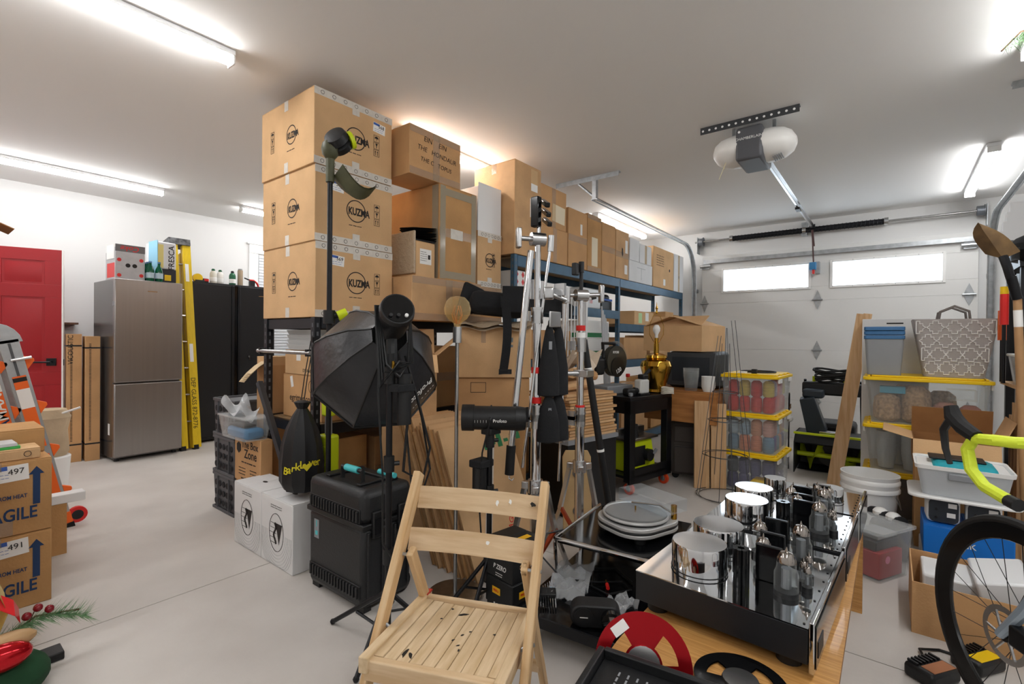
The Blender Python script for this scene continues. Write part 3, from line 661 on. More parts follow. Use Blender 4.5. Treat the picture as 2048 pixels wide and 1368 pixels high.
t = thing('white_panel_box', 'open white lined box standing on the smaller ring logo carton', 'box', (2.80, 2.6, 2.031)); bx('panel', WHTM, t, -.11, .155, -.165, -.16, 0, .36, .001); bx('side_panel', WHTM, t, -.115, -.11, -.165, .12, 0, .33, .001); bx('lower_flap', KR[2], t, .155, .16, -.16, .1, 0, .35)
# ---- contents of the black shelving
t = thing('plastic_trays', 'stack of white plastic trays on the upper black shelf', 'trays', (1.66, 2.86, 1.14), 0)
for k in range(4): MB().tub(k*.03, .2, .36, k*.03+.035, .22, .40, .004, r=.02).build('tray', clear('frosted', 'eef0f0', .55, .4), t)
t, D = carton('flat brown box under the plastic trays on the black shelf', 1.57, 1.85, 2.7, 3.1, .985, 1.139, 0, tape=''); text('DS Audio', .03, INK, t, FM('L', D, .08, -.05)); sticker(t, D, 'L', -.03, .03, .05, .04, PAPER)
t, D = carton('brown box printed with a web address on the middle black shelf', 1.57, 1.86, 2.66, 3.12, .711, .983, 1, tape=''); text('egritter.com', .058, INK, t, FM('L', D, .0, -.01), .004); sticker(t, D, 'L', -.12, .09, .03, .07, PAPER, rot=15); lines(t, D, 'L', .05, -.09, .12, 2, .02, INK, .004, 4)
MB().tube([(.04*math.cos(a), .04*math.sin(a), 0) for a in [2*PI*i/16 for i in range(16)]], .0012, 4, True).build('logo_circle', INK, t, 0, FM('L', D, .12, .07))
t, D = carton('brown printed carton on the lowest black shelf', 1.57, 1.88, 2.65, 3.05, .151, .6, 3, tape='F'); lines(t, D, 'L', .05, .1, .16, 4, .035, INK, .008, 6)
carton('brown carton in the middle of the black shelving', 1.93, 2.35, 2.62, 3.1, .711, 1.1, 1, tape='F'); carton('dark brown carton at the right of the middle black shelf', 2.38, 2.86, 2.63, 3.1, .711, 1.16, 3, tape='F')
carton('large brown carton in the middle of the lowest black shelf', 1.92, 2.42, 2.62, 3.1, .151, .58, 2, tape='F'); carton('brown carton at the right of the lowest black shelf', 2.45, 2.88, 2.62, 3.1, .151, .55, 1, tape='T')
bx('yellow_box', mat('mustard_card', 'c99a1e', .6), None, 1.58, 1.7, 2.612, 2.655, 1.14, 1.2); tag(bpy.data.objects['yellow_box'], 'small mustard yellow box beside the plastic trays', 'box')
t = thing('kraft_sheets', 'bundle of kraft paper sheets poking out of the black shelving', 'paper', (1.52, 3.22, 1.0), 0)
for k in range(6): MB().sheet([[(.12-.22*i/4, .02+.012*k+.02*i/4*k*.4, .09-.11*(i/4)**2-.012*k*(i/4)+.0*j) if j == 0 else (.12-.22*i/4, .10+.012*k+.02*i/4*k*.4, .09-.11*(i/4)**2-.012*k*(i/4)) for j in range(2)] for i in range(5)], .001).build('sheet', mat('kraft_paper', 'd9c19a', .8), t)
bx('core', KR[0], t, .0, .2, .02, .16, .03, .088)
bx('stand', KR[1], t, .0, .2, .02, .16, -1.0, .03)
t = thing('steel_bar', 'grey steel bar clamped across the end of the black shelving', 'bar', (1.452, 2.9, 1.1)); cy('bar', STEEL, t, (0, .32, .03), (0, -.32, .03), .012)
for y in (-.29, .28): bx('clip', BLKM, t, -.01, .025, y-.012, y+.012, .01, .05)
t = thing('angle_bar', 'dark steel bar leaning diagonally against the black shelving', 'bar', (1.42, 2.75, 0)); MB().cyl((.02, .42, .93), (0, .0, .385), .022, n=4).build('bar', mat('dark_steel', '4a4d52', .35, metal=.6), t); cy('foot', BLKM, t, (0, 0, .39), (0, -.0, .364), .015)
# ---- milk crates, box, bin
CR = mat('crate_grey', '55565a', .5)
def crate(lab, z, contents=None):
    t = thing('milk_crate', lab, 'crate', (1.59, 3.64, z), 0, 'stacked grey crates')
    MB().tub(0, .33, .32, .262, .35, .34, .006).build('shell', CR, t, .003)
    for v in (.0, .24): MB().tub(v, .36, .35, v+.02, .36, .35, .008).build('rim', CR, t, .003)
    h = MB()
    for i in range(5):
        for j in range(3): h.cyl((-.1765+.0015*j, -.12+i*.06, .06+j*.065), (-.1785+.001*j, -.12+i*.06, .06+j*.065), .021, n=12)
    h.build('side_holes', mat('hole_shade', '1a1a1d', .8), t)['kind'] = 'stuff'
    for y in (-.09, .09): bx('rib', CR, t, -.182, -.172, y-.004, y+.004, .02, .24)
    return t
crate('lowest grey crate on the floor by the white cartons', 0); crate('middle grey crate of the stack of three', .262); t = crate('top grey crate of the stack with coloured things inside', .524)
for i, (y, c) in enumerate(((-.1, 'c23b6a'), (-.03, '9a9da2'), (.05, '4d7fa8'), (.11, 'c23b6a'))): bx('inner_item', mat('item'+c, c, .6), t, -.14, .1, y-.025, y+.025, .01, .2)
t, D = carton('brown carton with black cube logo under the clear bin', 1.40, 1.475, 3.06, 3.425, .28, .575, 1, tape='', name='cardboard_box')
text('The Box', .066, INK, t, FM('L', D, .035, .095), .012); text('Zone', .08, INK, t, FM('L', D, .045, .035), .014); lines(t, D, 'L', .02, -.02, .2, 1, .01, INK, .007, 9); lines(t, D, 'L', -.07, -.06, .1, 3, .02, INK, .005, 3); lines(t, D, 'L', .09, -.06, .1, 3, .02, INK, .005, 4)
text('www.TheBoxZone.com', .022, INK, t, FM('L', D, .02, -.125), .01); MB().prism([(-.03, .02), (0, .035), (.03, .02), (.03, -.02), (0, -.04), (-.03, -.02)], 0, .0006).build('logo_cube', INK, t, 0, FM('L', D, -.12, .07))
carton('plain carton supporting the cube logo carton behind the white cartons', 1.405, 1.475, 3.07, 3.42, 0, .279, 3, tape='')
t = thing('clear_bin', 'clear plastic bin with blue contents on the cube logo carton', 'bin', (1.385, 3.25, .577)); MB().tub(0, .14, .34, .14, .165, .41, .003, r=.02).build('bin', CLR, t); bx('blue_contents', mat('blue_cloth', '3f7fae', .7, bump=.5, bscale=20), t, -.06, .06, -.15, .12, .005, .07, .02); MB().tub(.135, .175, .42, .145, .175, .42, .006, r=.02).build('rim', CLR, t)
bx('cable', BLACK, t, -.05, .03, -.1, .1, .075, .09, .005)
MB().sheet([[(-.08+.16*i/6, -.05+.22*j/6, .14+.06*math.sin(i*1.3)*math.cos(j*1.1)+.08*(j/6)) for j in range(7)] for i in range(7)], .002).build('plastic_bag', clear('bag_film', 'f0f2f4', .3, .15), t, sub=1)
# ---- two white record cartons
def lpbox(lab, y0, y1):
    t, D = carton(lab, 1.255, 1.46, y0, y1, 0, .362, tape='', mm=mat('white_card', 'e4e4e4', .7, var=.05, scale=8), group='white record cartons', name='record_carton')
    n = 40
    for rr, th, nm in ((.085, .003, 'logo_oval'),):
        MB().tube([(.075*math.cos(a), .1*math.sin(a), 0) for a in [2*PI*i/n for i in range(n)]], .0016, 4, True).build(nm, INK, t, 0, FM('L', D, 0, .0))
    MB().prism([(-.005, .05), (.062, .05), (.03, -.06)], 0, .0006).build('logo_wedge', INK, t, 0, FM('L', D, 0, .0)); b = MB()
    for k in range(5): b.box(-.07+.006*abs(k-2), .02-.008*k, .045-k*.026, .0475-k*.026, 0, .0006)
    b.tube([(.012*math.sin(k*.8)-.012, .05-k*.011, 0) for k in range(11)], .006, 4).build('logo_lines', INK, t, 0, FM('L', D, -.0, 0))
    g = MB()
    for k in range(7):
        r = .115+k*.016; g.tube([(max(-.16, min(.16, r*.85*math.cos(a))), max(-.175, r*math.sin(a)*1.05), 0) for a in [PI+PI*i/16 for i in range(17)]], .0005, 3)
    g.build('groove_print', GREYP, t, 0, FM('L', D, 0, .0))['kind'] = 'stuff'
    lines(t, D, 'L', 0, .14, .12, 2, .012, INK, .003, 7)
    MB().prism([(.022*math.cos(a), .011*math.sin(a)) for a in [2*PI*i/16 for i in range(16)]], 0, .0006).build('hand_hole', INK, t, 0, FM('T', D, 0, .0) @ R(90))
    sticker(t, D, 'F', .02, .08, .02, .12, INK, 'spine_print'); lines(t, D, 'F', .05, -.1, .05, 2, .02, INK, .006, 5)
    return t
lpbox('left white record carton with black oval logo on the floor', 2.735, 3.075); lpbox('right white record carton with black oval logo next to the black case', 2.39, 2.73)
# ================================================================== BLUE SHELVING
BL = mat('shelf_blue', '3a5d76', .45, metal=.2, var=.15, scale=15)
sh = thing('steel_shelving', 'long blue and black steel shelving loaded with cartons', 'shelving', (0, 0, 0))
BY0, BY1 = 2.315, 2.76
for x in (3.0, 4.83, 6.82):
    for y in (BY0+.02, BY1-.02): post(sh, x, y, 1.885, BL)
for a, b_, zz in ((3.02, 4.81, (.12, 1.05, 1.53, 1.88)), (4.85, 6.80, (.12, 1.0, 1.40, 1.88))):
    for z in zz:
        for y in (BY0+.012, BY1-.012): bx('beam', BL, sh, a, b_, y-.014, y+.014, z-.085, z)
        bx('shelf_board', mat('particle_board'), sh, a, b_, BY0+.03, BY1-.03, z-.018, z-.002)
TZ = 1.886
def row(lab, x0, x1, z0, z1, m=1, tape='TF', dy=0, mm=None, dep=.42, name='cardboard_box'):
    return carton(lab, x0, x1, BY0-.005+dy, BY0+dep+dy, z0, z1, m, tape=tape, mm=mm, group='cartons on the blue shelving', name=name)
WC = mat('white_card')
t, D = row('tall brown carton at the left end of the blue shelving top', 2.97, 3.325, TZ, 2.62, 2, 'TL')
sticker(t, D, 'F', .08, .26, .09, .17, mat('tan_label', 'd2b083', .7)); sticker(t, D, 'F', .08, .2, .09, .06, PAPER, 'label', .0012); lines(t, D, 'F', .08, .21, .07, 3, .014, LBLUE, .004, 3); sticker(t, D, 'F', .06, .03, .07, .15, PAPER); lines(t, D, 'F', .06, .05, .05, 4, .02, INK, .003, 5)
row('lower square carton next to the tall one on the blue shelving', 3.335, 3.75, TZ, 2.185, 1, 'TV')
t, D = row('upper carton with a paper sheet, stacked beside the tall one', 3.33, 3.74, 2.187, 2.53, 1, 'TV', .01); sticker(t, D, 'F', .08, -.04, .2, .15, mat('cream_paper', 'e9dcc0', .6), rot=-3)
t, D = row('brown carton with a hanging tag on the blue shelving', 3.765, 4.105, TZ, 2.42, 1, 'TF'); sticker(t, D, 'F', .06, .1, .035, .1, PAPER)
t, D = row('brown carton with a long cream label on the blue shelving', 4.115, 4.40, TZ, 2.44, 3, 'TE'); sticker(t, D, 'F', 0, -.08, .12, .28, mat('cream_paper'))
row('brown carton right of the cream labelled one', 4.41, 4.71, TZ, 2.415, 1, 'TF')
t, D = row('worn pinkish carton with a torn hole on the blue shelving', 4.725, 5.04, TZ, 2.40, 2, 'TF'); MB().prism([(-.015, .05), (.012, .04), (.018, -.02), (0, -.05), (-.02, -.01)], 0, .0006).build('torn_hole', INK, t, 0, FM('F', D, .0, .03)); sticker(t, D, 'F', .09, -.15, .07, .1, PAPER); sticker(t, D, 'F', .1, .1, .06, .14, PAPER)
t, D = row('wide white carton lying on the blue shelving', 5.06, 5.72, TZ, 2.12, mm=WC, tape=''); MB().box(-.12, .12, .05, .054, 0, .0006).box(.0, .004, -.08, .05, 0, .0006).build('crease_print', GREYP, t, 0, FM('F', D, 0, 0))
row('left narrow white carton upright on the wide white one', 5.07, 5.33, 2.122, 2.37, mm=WC, tape='L'); row('right narrow white carton upright on the wide white one', 5.345, 5.69, 2.122, 2.345, mm=WC, tape='V')
t, D = row('brown carton with faded print near the far end of the shelving', 5.75, 6.45, TZ, 2.385, 0, ''); lines(t, D, 'F', -.12, .15, .25, 5, .03, mat('faded_ink', '7d6448', .8), .01, 2); sticker(t, D, 'F', .02, -.17, .07, .08, PAPER)
MB().prism([(.02*math.cos(a), .02*math.sin(a)) for a in [2*PI*i/12 for i in range(12)]], 0, .0006).build('hand_hole', INK, t, 0, FM('F', D, .2, .0))
t, D = row('white carton at the far end of the blue shelving', 6.47, 6.84, TZ, 2.39, mm=WC, tape='V'); MB().prism([(.02*math.cos(a), .02*math.sin(a)) for a in [2*PI*i/12 for i in range(12)]], 0, .0006).build('hand_hole', INK, t, 0, FM('F', D, 0, -.05))
# lower levels
z = 1.531
t, D = carton('white box with red diamond prints on the blue shelving', 3.03, 3.27, 2.36, 2.7, z, z+.24, mm=PAPER, tape='')
for i in range(3):
    for j in range(4): MB().prism([(-.02, 0), (0, -.028), (.02, 0), (0, .028)], 0, .0006).build('red_print', RED, t, 0, FM('F', D, -.08+.08*i, -.09+.06*j))
t, D = carton('small brown carton with a blue drop print', 3.47, 3.78, 2.34, 2.68, z, z+.14, 0, tape=''); MB().prism([(.03*math.sin(a)*(1-.5*(1+math.cos(a))*.6), -.035*math.cos(a)+(.02 if abs(a-PI) < .3 else 0)) for a in [2*PI*i/16 for i in range(16)]], 0, .0006).build('drop_print', mat('drop_blue', '4a6f86', .6), t, 0, FM('F', D, .03, 0)); sticker(t, D, 'F', 0, 0, .14, .004, PAPER, 'print')
carton('white lidded carton behind the drop print carton', 3.3, 3.46, 2.36, 2.68, z, z+.19, mm=WC, tape='')
t = thing('foam_pack', 'translucent wrapped pack with red arrows on the blue shelving', 'package', (4.27, 2.54, z)); bx('wrap', mat('wrap_grey', 'd3d4d4', .3, bump=.4, bscale=12), t, -.2, .2, -.19, .19, 0, .2, .012)
for u in (-.02, .0, .02): bx('arrow_print', RED, t, u-.003, u+.003, -.1915, -.19, .05, .13)
t = thing('cloth_drape', 'black cloth hanging over the blue shelf beam', 'cloth', (3.3, 2.29, 1.36)); MB().sheet([[(-.28+.8*i/8, .0+.012*math.sin(i*2.1+j), .2-.12*j/3-.02*math.sin(i)) for j in range(4)] for i in range(9)], .006).build('cloth', BLKF, t, sub=1)
for k, nm in ((0, 'lower'), (1, 'upper')):
    t, D = carton(nm+' white box with a green band on the blue shelving', 4.14, 4.62, 2.33, 2.7, 1.053+k*.18, 1.053+k*.18+.178, mm=PAPER, tape='', group='green banded boxes')
    sticker(t, D, 'F', 0, -.055, .48, .045, GREEN, 'green_band'); text('Qx', .04, PAPER, t, FM('F', D, .1, -.055, .0014)); sticker(t, D, 'L', 0, -.055, .37, .045, GREEN, 'green_band')
    MB().tube([(.022*math.cos(a), .022*math.sin(a), 0) for a in [2*PI*i/10 for i in range(10)]], .005, 4, True).build('logo', INK, t, 0, FM('F', D, .1, .035))
t, D = carton('brown carton with green labels on the right bay of the shelving', 5.28, 5.85, 2.34, 2.7, 1.401, 1.401+.16, 0, tape='T'); sticker(t, D, 'F', -.12, .0, .1, .12, mat('pale_green', 'bfe0a8', .6)); sticker(t, D, 'F', .08, .02, .1, .1, PAPER)
carton('low brown carton in the right bay of the shelving', 5.88, 6.2, 2.34, 2.66, 1.401, 1.52, 2, tape='T'); carton('brown carton at the far end of the right bay', 6.25, 6.55, 2.34, 2.66, 1.401, 1.6, 1, tape='T'); carton('small brown carton by the last blue post', 6.57, 6.78, 2.34, 2.66, 1.401, 1.57, 1, tape='')
carton('brown carton on the middle level of the right bay', 5.05, 5.7, 2.36, 2.7, 1.001, 1.25, 1, tape='T'); carton('brown carton low on the left bay', 3.2, 3.9, 2.36, 2.7, 1.053, 1.3, 1, tape='T'); carton('long brown carton on the lowest blue shelf', 3.1, 4.0, 2.36, 2.7, .123, .5, 3, tape='T')
for i, (l, a, b_, z0, z1, m) in enumerate((('wide brown carton low in the right bay of the blue shelving', 5.0, 5.75, .123, .7, 1), ('brown carton at the far low end of the blue shelving', 5.85, 6.7, .123, .75, 3), ('brown carton on the far middle level of the right bay', 5.8, 6.5, 1.001, 1.28, 2), ('brown carton near the middle blue post on the low level', 4.1, 4.75, .123, .6, 2))): carton(l, a, b_, 2.36, 2.7, z0, z1, m, tape='T')
t = thing('tool_bundle', 'dark bundle of tools on the blue shelving behind the white rack', 'tools', (4.65, 2.45, 1.531)); bx('case', BLACK, t, -.12, .12, -.08, .15, 0, .1, .01); cy('rolled_mat', BLKM, t, (-.13, 0, .14), (.13, 0, .14), .04); bx('handle', LBLUE, t, -.1, .1, -.09, -.075, .1, .12)
# ================================================================== MIDDLE PILE
def boxat(lab, c, s, rz, z0, m=1, tape='T', group=None): return carton(lab, c[0]-s[0]/2, c[0]+s[0]/2, c[1]-s[1]/2, c[1]+s[1]/2, z0, z0+s[2], m, rz, tape=tape, group=group)
boxat('brown carton at the floor under the bubble wrapped carton', (2.56, 2.18), (.44, .38, .72), -46, 0, 3)
t, D = boxat('brown carton with a black frame print under the bubble wrapped carton', (2.55, 2.17), (.47, .39, .245), -46, .722, 1); b = MB()
for a in ((-.05, .05, .03, .033), (-.05, .05, -.033, -.03), (-.05, -.047, -.03, .03), (.047, .05, -.03, .03)): b.box(*a, 0, .0006)
b.build('frame_print', INK, t, 0, FM('F', D, -.1, .06))
t, D = boxat('brown carton topped with bubble wrap behind the chrome stands', (2.54, 2.16), (.48, .40, .33), -46, .969, 0, 'L'); sticker(t, D, 'F', -.07, .1, .03, .08, TAPE, 'tape'); sticker(t, D, 'F', .11, .08, .022, .03, mat('grey_print', '6f7c80', .6), 'print'); sticker(t, D, 'F', .11, .04, .022, .016, mat('grey_print'), 'print')
MB().sheet([[(-.25+.5*i/8, -.25+.46*j/5, .362+.02*math.sin(i*1.7+j)-.03*(j == 0)) for j in range(6)] for i in range(9)], .02).build('bubble_wrap', BUB, t, sub=1)
# open flapped carton left of it
t = thing('open_carton', 'open brown carton with spread flaps behind the globe lamp', 'box', (2.01, 2.39, 0), -40)
MB().tub(0, .32, .31, 1.12, .32, .31, .006).build('body', KR[2], t)
for nm, M_ in (('flap', T(0, -.155, 1.12) @ R(118, 'X')), ('flap', T(0, .155, 1.12) @ R(-35, 'X') @ R(180)), ):
    MB().box(-.16, .16, -.005, 0, 0, .2).build(nm, KR[0], t, 0, M_)
MB().box(0, .005, -.17, .17, 0, .19).build('flap', KR[2], t, 0, T(.16, 0, 1.12) @ R(50, 'Y')); MB().box(-.005, 0, -.17, .17, 0, .19).build('flap', KR[0], t, 0, T(-.16, 0, 1.12) @ R(-60, 'Y'))
# flattened cartons leaning in two bundles
def flats(lab, x0, x1, yb, zh, lean, n, th, m=0):
    t = thing('flattened_cartons', lab, 'cardboard', (0, yb, 0)); rnd = random.Random(n)
    for k in range(n):
        dx = rnd.uniform(-.02, .02); dh = rnd.uniform(-.03, .03)
        o = MB().box(x0+dx, x1+dx, 0, th*.72, 0, zh+dh).build('flat_sheet', KR[(k+m) % 4], t, 0, T(0, k*th/math.cos(math.radians(lean)), .004) @ R(-lean, 'X'))
        MB().box(x0+dx-.0006, x0+dx-.0001, .0005, th*.72-.0005, .002, zh+dh-.002).build('fluted_edge', EDGE, o)
    return t
t = flats('bundle of flattened cartons leaning behind the wooden chair back', 1.79, 2.36, 1.60, .78, 22, 11, .018)
FB = T(0, -.001, .004) @ R(-22, 'X')
for s, u, v, m in (('FRAGILE', 2.15, .2, RED),): text(s, .05, m, t, FB @ T(u, 0, v) @ R(90, 'X') @ R(60))
MB().box(2.02, 2.07, -.0006, 0, .02, .76).build('white_tape', TAPEW, t, 0, FB @ T(0, -.001, 0) @ T(2.04, 0, .4) @ R(25, 'Y') @ T(-2.04, 0, -.4)); b = MB()
for k in range(6): b.box(2.1+k*.06, 2.14+k*.06, -.0012, -.0002, .62+(k % 2)*.02, .66+(k % 3)*.02)
b.build('green_print', GREEN, t, 0, FB)['kind'] = 'stuff'
t = flats('tall bundle of flattened moving cartons behind the black softbox', 1.80, 2.2, 1.83, .80, 22, 6, .017, 2)
FB = T(0, -.001, .004) @ R(-22, 'X'); text('ADUL', .11, GREEN, t, FB @ T(2.0, -.001, .66) @ R(90, 'X') @ R(75), .012); text('Your Truck', .035, INK, t, FB @ T(2.08, -.001, .66) @ R(90, 'X') @ R(75), .004); b = MB()
for k in range(9): b.box(2.16, 2.25, -.0012, -.0002, .5+k*.025, .508+k*.025)
b.build('printed_lines', mat('green_print', '5d7f5c', .8), t, 0, FB)['kind'] = 'stuff'
# black bag on the cartons with hanging strap
t = thing('black_bag', 'limp black fabric bag lying on the bubble wrapped carton', 'bag', (2.51, 2.12, 1.37), -46)
MB().box(-.2, .2, -.15, .13, .0, .15).build('bag', BLKF, t, .05, T(.02, 0, .005) @ R(5, 'Y') @ R(4)); MB().prism([(-.27, .0), (-.1, .03), (-.06, .17), (-.2, .235)], -.13, .06, R(90, 'X')).build('bag_corner', BLKF, t, .02)
bx('flap', BLKF, t, .04, .2, -.19, -.176, .02, .19, .004)
MB().sheet([[(.02+.02*math.sin(k*.5), -.235-.004*k, .12-.07*k), (.075+.02*math.sin(k*.5), -.235-.004*k, .125-.07*k)] for k in range(8)], .003).build('strap', BLKF, t); bx('buckle', BLACK, t, .015, .095, -.262, -.245, -.37, -.34)
# kraft sheet stack with paper rolls, black cabinet base
t = thing('kraft_board_stack', 'tall stack of brown corrugated sheets on a black base', 'cardboard', (3.12, 1.86, 0), -12); bx('base', BLACK, t, -.26, .26, -.2, .2, 0, .5, .004); bx('base_top', GREYP, t, -.27, .27, -.21, .21, .5, .53)
rnd = random.Random(5)
for k in range(15): bx('sheet', KR[k % 4], t, -.25+rnd.uniform(-.03, .03), .25+rnd.uniform(-.03, .03), -.19, .19, .531+k*.021, .531+k*.021+.017)
for k, (x, y, a, m) in enumerate(((-.05, -.06, 12, 0), (.05, .05, -8, 1), (-.02, -.1, 25, 0))):
    MB().cyl((-.22, 0, 0), (.22, 0, 0), .035, n=10).build('paper_roll', KR[m], t, 0, T(x, y, .89+k*.05) @ R(a))
MB().sheet([[(-.25+.4*i/6, -.15+.3*j/5, 1.0+.1*math.sin(i*1.1)*math.cos(j*1.4)+.02*i) for j in range(6)] for i in range(7)], .004).build('crumpled_paper', mat('packing_paper', 'd8c8b4', .8, bump=.5, bscale=15), t)
t = thing('beige_board', 'beige board with a round hole leaning behind the second chrome stand', 'board', (2.62, 1.52, 0), -50); MB().prism([(-.09, 0), (.09, 0), (.09, .48), (.07, .52), (-.07, .52), (-.09, .48)], -.01, .01, R(90, 'X')).build('board', mat('mdf', 'c9a878', .6, var=.1), t, .003, T(0, 0, .003) @ R(-8, 'X'))
for z in (.15, .38): cy('hole', mat('speaker_grey', '6a645c', .5), t, (0, -.012, z), (0, -.0165, z), .03, n=18, M=T(0, 0, .003) @ R(-8, 'X'))
# ---- string trimmer upside down
t = thing('string_trimmer', 'olive string trimmer standing upside down before the tall carton stack', 'garden tool', (1.39, 2.29, 0), 0)
OLV = mat('olive_plastic', '53533a', .5, var=.3, scale=12); cy('shaft', BLKM, t, (0, 0, .35), (0, 0, 2.06), .0135)
cy('lower_shaft', BLKM, t, (0, 0, 0), (0, 0, .4), .016)
cp = MB().cyl((0, 0, 1.29), (0, 0, 1.36), .03).cyl((.0, .0, 1.33), (.06, -.04, 1.345), .018).build('coupler', BLACK, t); MB().cyl((.03, -.03, 1.33), (.07, -.05, 1.35), .026).build('coupler_knob', LIME, cp)
cy('head_stem', OLV, t, (0, 0, 2.02), (.0, 0, 2.2), .022); hd = Matrix.Translation((.035, -.02, 2.235)) @ R(-60, 'Y') @ R(20, 'X')
MB().lathe([(.03, -.05), (.055, -.045), (.065, -.01), (.052, 0), (.065, .01), (.06, .04), (.04, .05)], 20).build('spool_head', BLACK, t, 0, hd @ R(180, 'X')); MB().lathe([(.045, .0), (.045, .02), (.02, .024)], 16).build('spool_cap', LIME, t, 0, T(.075, -.05, 2.245) @ R(60, 'Y') @ R(20, 'X'))
MB().ball((-.0, 0, 2.19), .045, 12, (1, 1, 1.3)).build('gear_case', OLV, t)
MB().sheet([[(.015+.13*i/8, -.02-.11*i/8+(.07*(j-2)/2), 2.06-.125*math.sin(PI*.62*i/8)+.04*abs(j-2)/2+.025*(i/8)**3) for j in range(5)] for i in range(9)], .008).build('guard', OLV, t)
# ---- vacuum and bag
t = thing('stick_vacuum', 'lime green and grey stick tool behind the black drawstring bag', 'tool', (1.50, 2.47, 0)); bx('body', LIME, t, -.04, .04, -.05, .05, .42, .68, .015); cy('pole', BLKM, t, (0, 0, 0), (0, 0, .43), .018); cy('neck', GREYP, t, (0, 0, .68), (0, 0, .8), .02); bx('handle', LIME, t, -.03, .03, -.03, .03, .78, .9, .012)
for z in (.5, .6): bx('side_bar', LIME, t, -.046, -.04, -.055, .055, z, z+.02)
t = thing('drawstring_bag', 'black drawstring bag with yellow lettering and heart hanging from the shelving', 'bag', (1.365, 2.505, 0), 0)
MB().lathe([(.02, .395), (.1, .402), (.128, .45), (.13, .55), (.118, .65), (.092, .73), (.055, .8), (.03, .835), (.05, .87), (.02, .878)], 44, Matrix.Diagonal((.85, 1, 1, 1)), -.07, 11).build('bag', mat('bag_nylon', '17181b', .55, bump=.3, bscale=14), t)
BLT = mat('print_yellow', 'e8d92a', .6)
for i, (c, z) in enumerate(zip('BarkL ver', (.045, .04, .036, .04, .045, .04, .038, .036, .034))):
    a = PI+math.radians(-52+i*11.5)*-1 if 0 else math.radians(194+i*11); r = .1285
    if c != ' ': text(c, .055, BLT, t, T(.85*r*math.cos(a), r*math.sin(a), .545-.005*abs(i-5)+.004*i) @ R(math.degrees(a)+90) @ R(90, 'X') @ R(-8+2*i), .012)
    else: MB().prism([(.0, -.022), (.022, .004), (.018, .016), (.008, .018), (0, .01), (-.008, .018), (-.018, .016), (-.022, .004)], 0, .003).build('heart_print', BLT, t, 0, T(.85*r*math.cos(a), r*math.sin(a), .545) @ R(math.degrees(a)+90) @ R(90, 'X'))
for y in (-.01, .02): MB().tube([(0, y, .85), (.05, .05+y, 1.0), (.1, .075+y, 1.2)], .003, 5).build('cord', BLACK, t)
bx('hook', BLKM, t, .09, .13, .06, .075, 1.19, 1.22)
# ---- wheeled hard case
t = thing('hard_case', 'large black wheeled hard case with turquoise handles', 'case', (1.40, 2.03, 0), 0); CS = mat('case_black', '222325', .45, bump=.12, bscale=160); CA, CBH = .135, .225
bx('shell', CS, t, -CA, CA, -CBH, CBH, .02, .38, .025); bx('lid', CS, t, -CA-.004, CA+.004, -CBH-.004, CBH+.004, .39, .545, .035)
bx('seam', BLACK, t, -CA-.007, CA+.007, -CBH-.007, CBH+.007, .372, .398, .006)
for z in (.405, .07):
    bx('rib_band', BLACK, t, -CA-.006, -CA+.01, -CBH+.02, CBH-.02, z-.004, z+.056, .003)
    for k in range(17): bx('rib', CS, t, -CA-.014, -CA, -CBH+.03+k*.0235, -CBH+.041+k*.0235, z, z+.05, .002)
for s in (-.07, .07):
    lt = bx('latch', BLACK, t, s-.025, s+.025, -CBH-.02, -CBH+.004, .33, .45, .006); bx('latch_tab', BLKM, lt, s-.017, s+.017, -CBH-.025, -CBH-.02, .35, .42)
for k in (-.11, -.035, .035, .11): bx('corner_rib', CS, t, k-.006, k+.006, -CBH-.01, -CBH+.004, .06, .36, .003)
h = MB().tube([(-.06, -.11, .545), (-.06, -.11, .60), (-.06, .05, .60), (-.06, .05, .545)], .011, 8).build('top_handle', BLACK, t); cy('handle_grip', mat('turquoise', '4fc3c8', .4), h, (-.06, -.08, .60), (-.06, .02, .60), .016)
h = MB().box(.04, .09, -.18, .1, .545, .558).build('side_handle_base', BLACK, t, .004); cy('handle_grip', mat('turquoise'), h, (.07, -.18, .566), (.07, -.06, .566), .013)
for y in (-.17, .17):
    w_ = cy('wheel', RUB, t, (.11, y-.02, .05), (.11, y+.02, .05), .05, n=18); MB().tube([(.11+.03*math.cos(a), y-.022, .05+.03*math.sin(a)) for a in [2*PI*i/14 for i in range(14)]], .003, 4, True).build('wheel_ring', mat('turquoise'), w_)
for y in (-.18, .18): bx('foot', BLACK, t, -.12, -.08, y-.03, y+.03, 0, .052)
bx('brand_plate', GREYP, t, -CA-.0012, -CA, .13, .17, .25, .34); bx('plate_mark', mat('turquoise'), t, -CA-.002, -CA-.0012, .147, .153, .305, .335); bx('plate_mark', mat('turquoise'), t, -CA-.002, -CA-.0012, .14, .16, .265, .285)
for y in (-.15, .1): bx('top_channel', BLACK, t, -.1, .1, y, y+.03, .545, .556, .003)
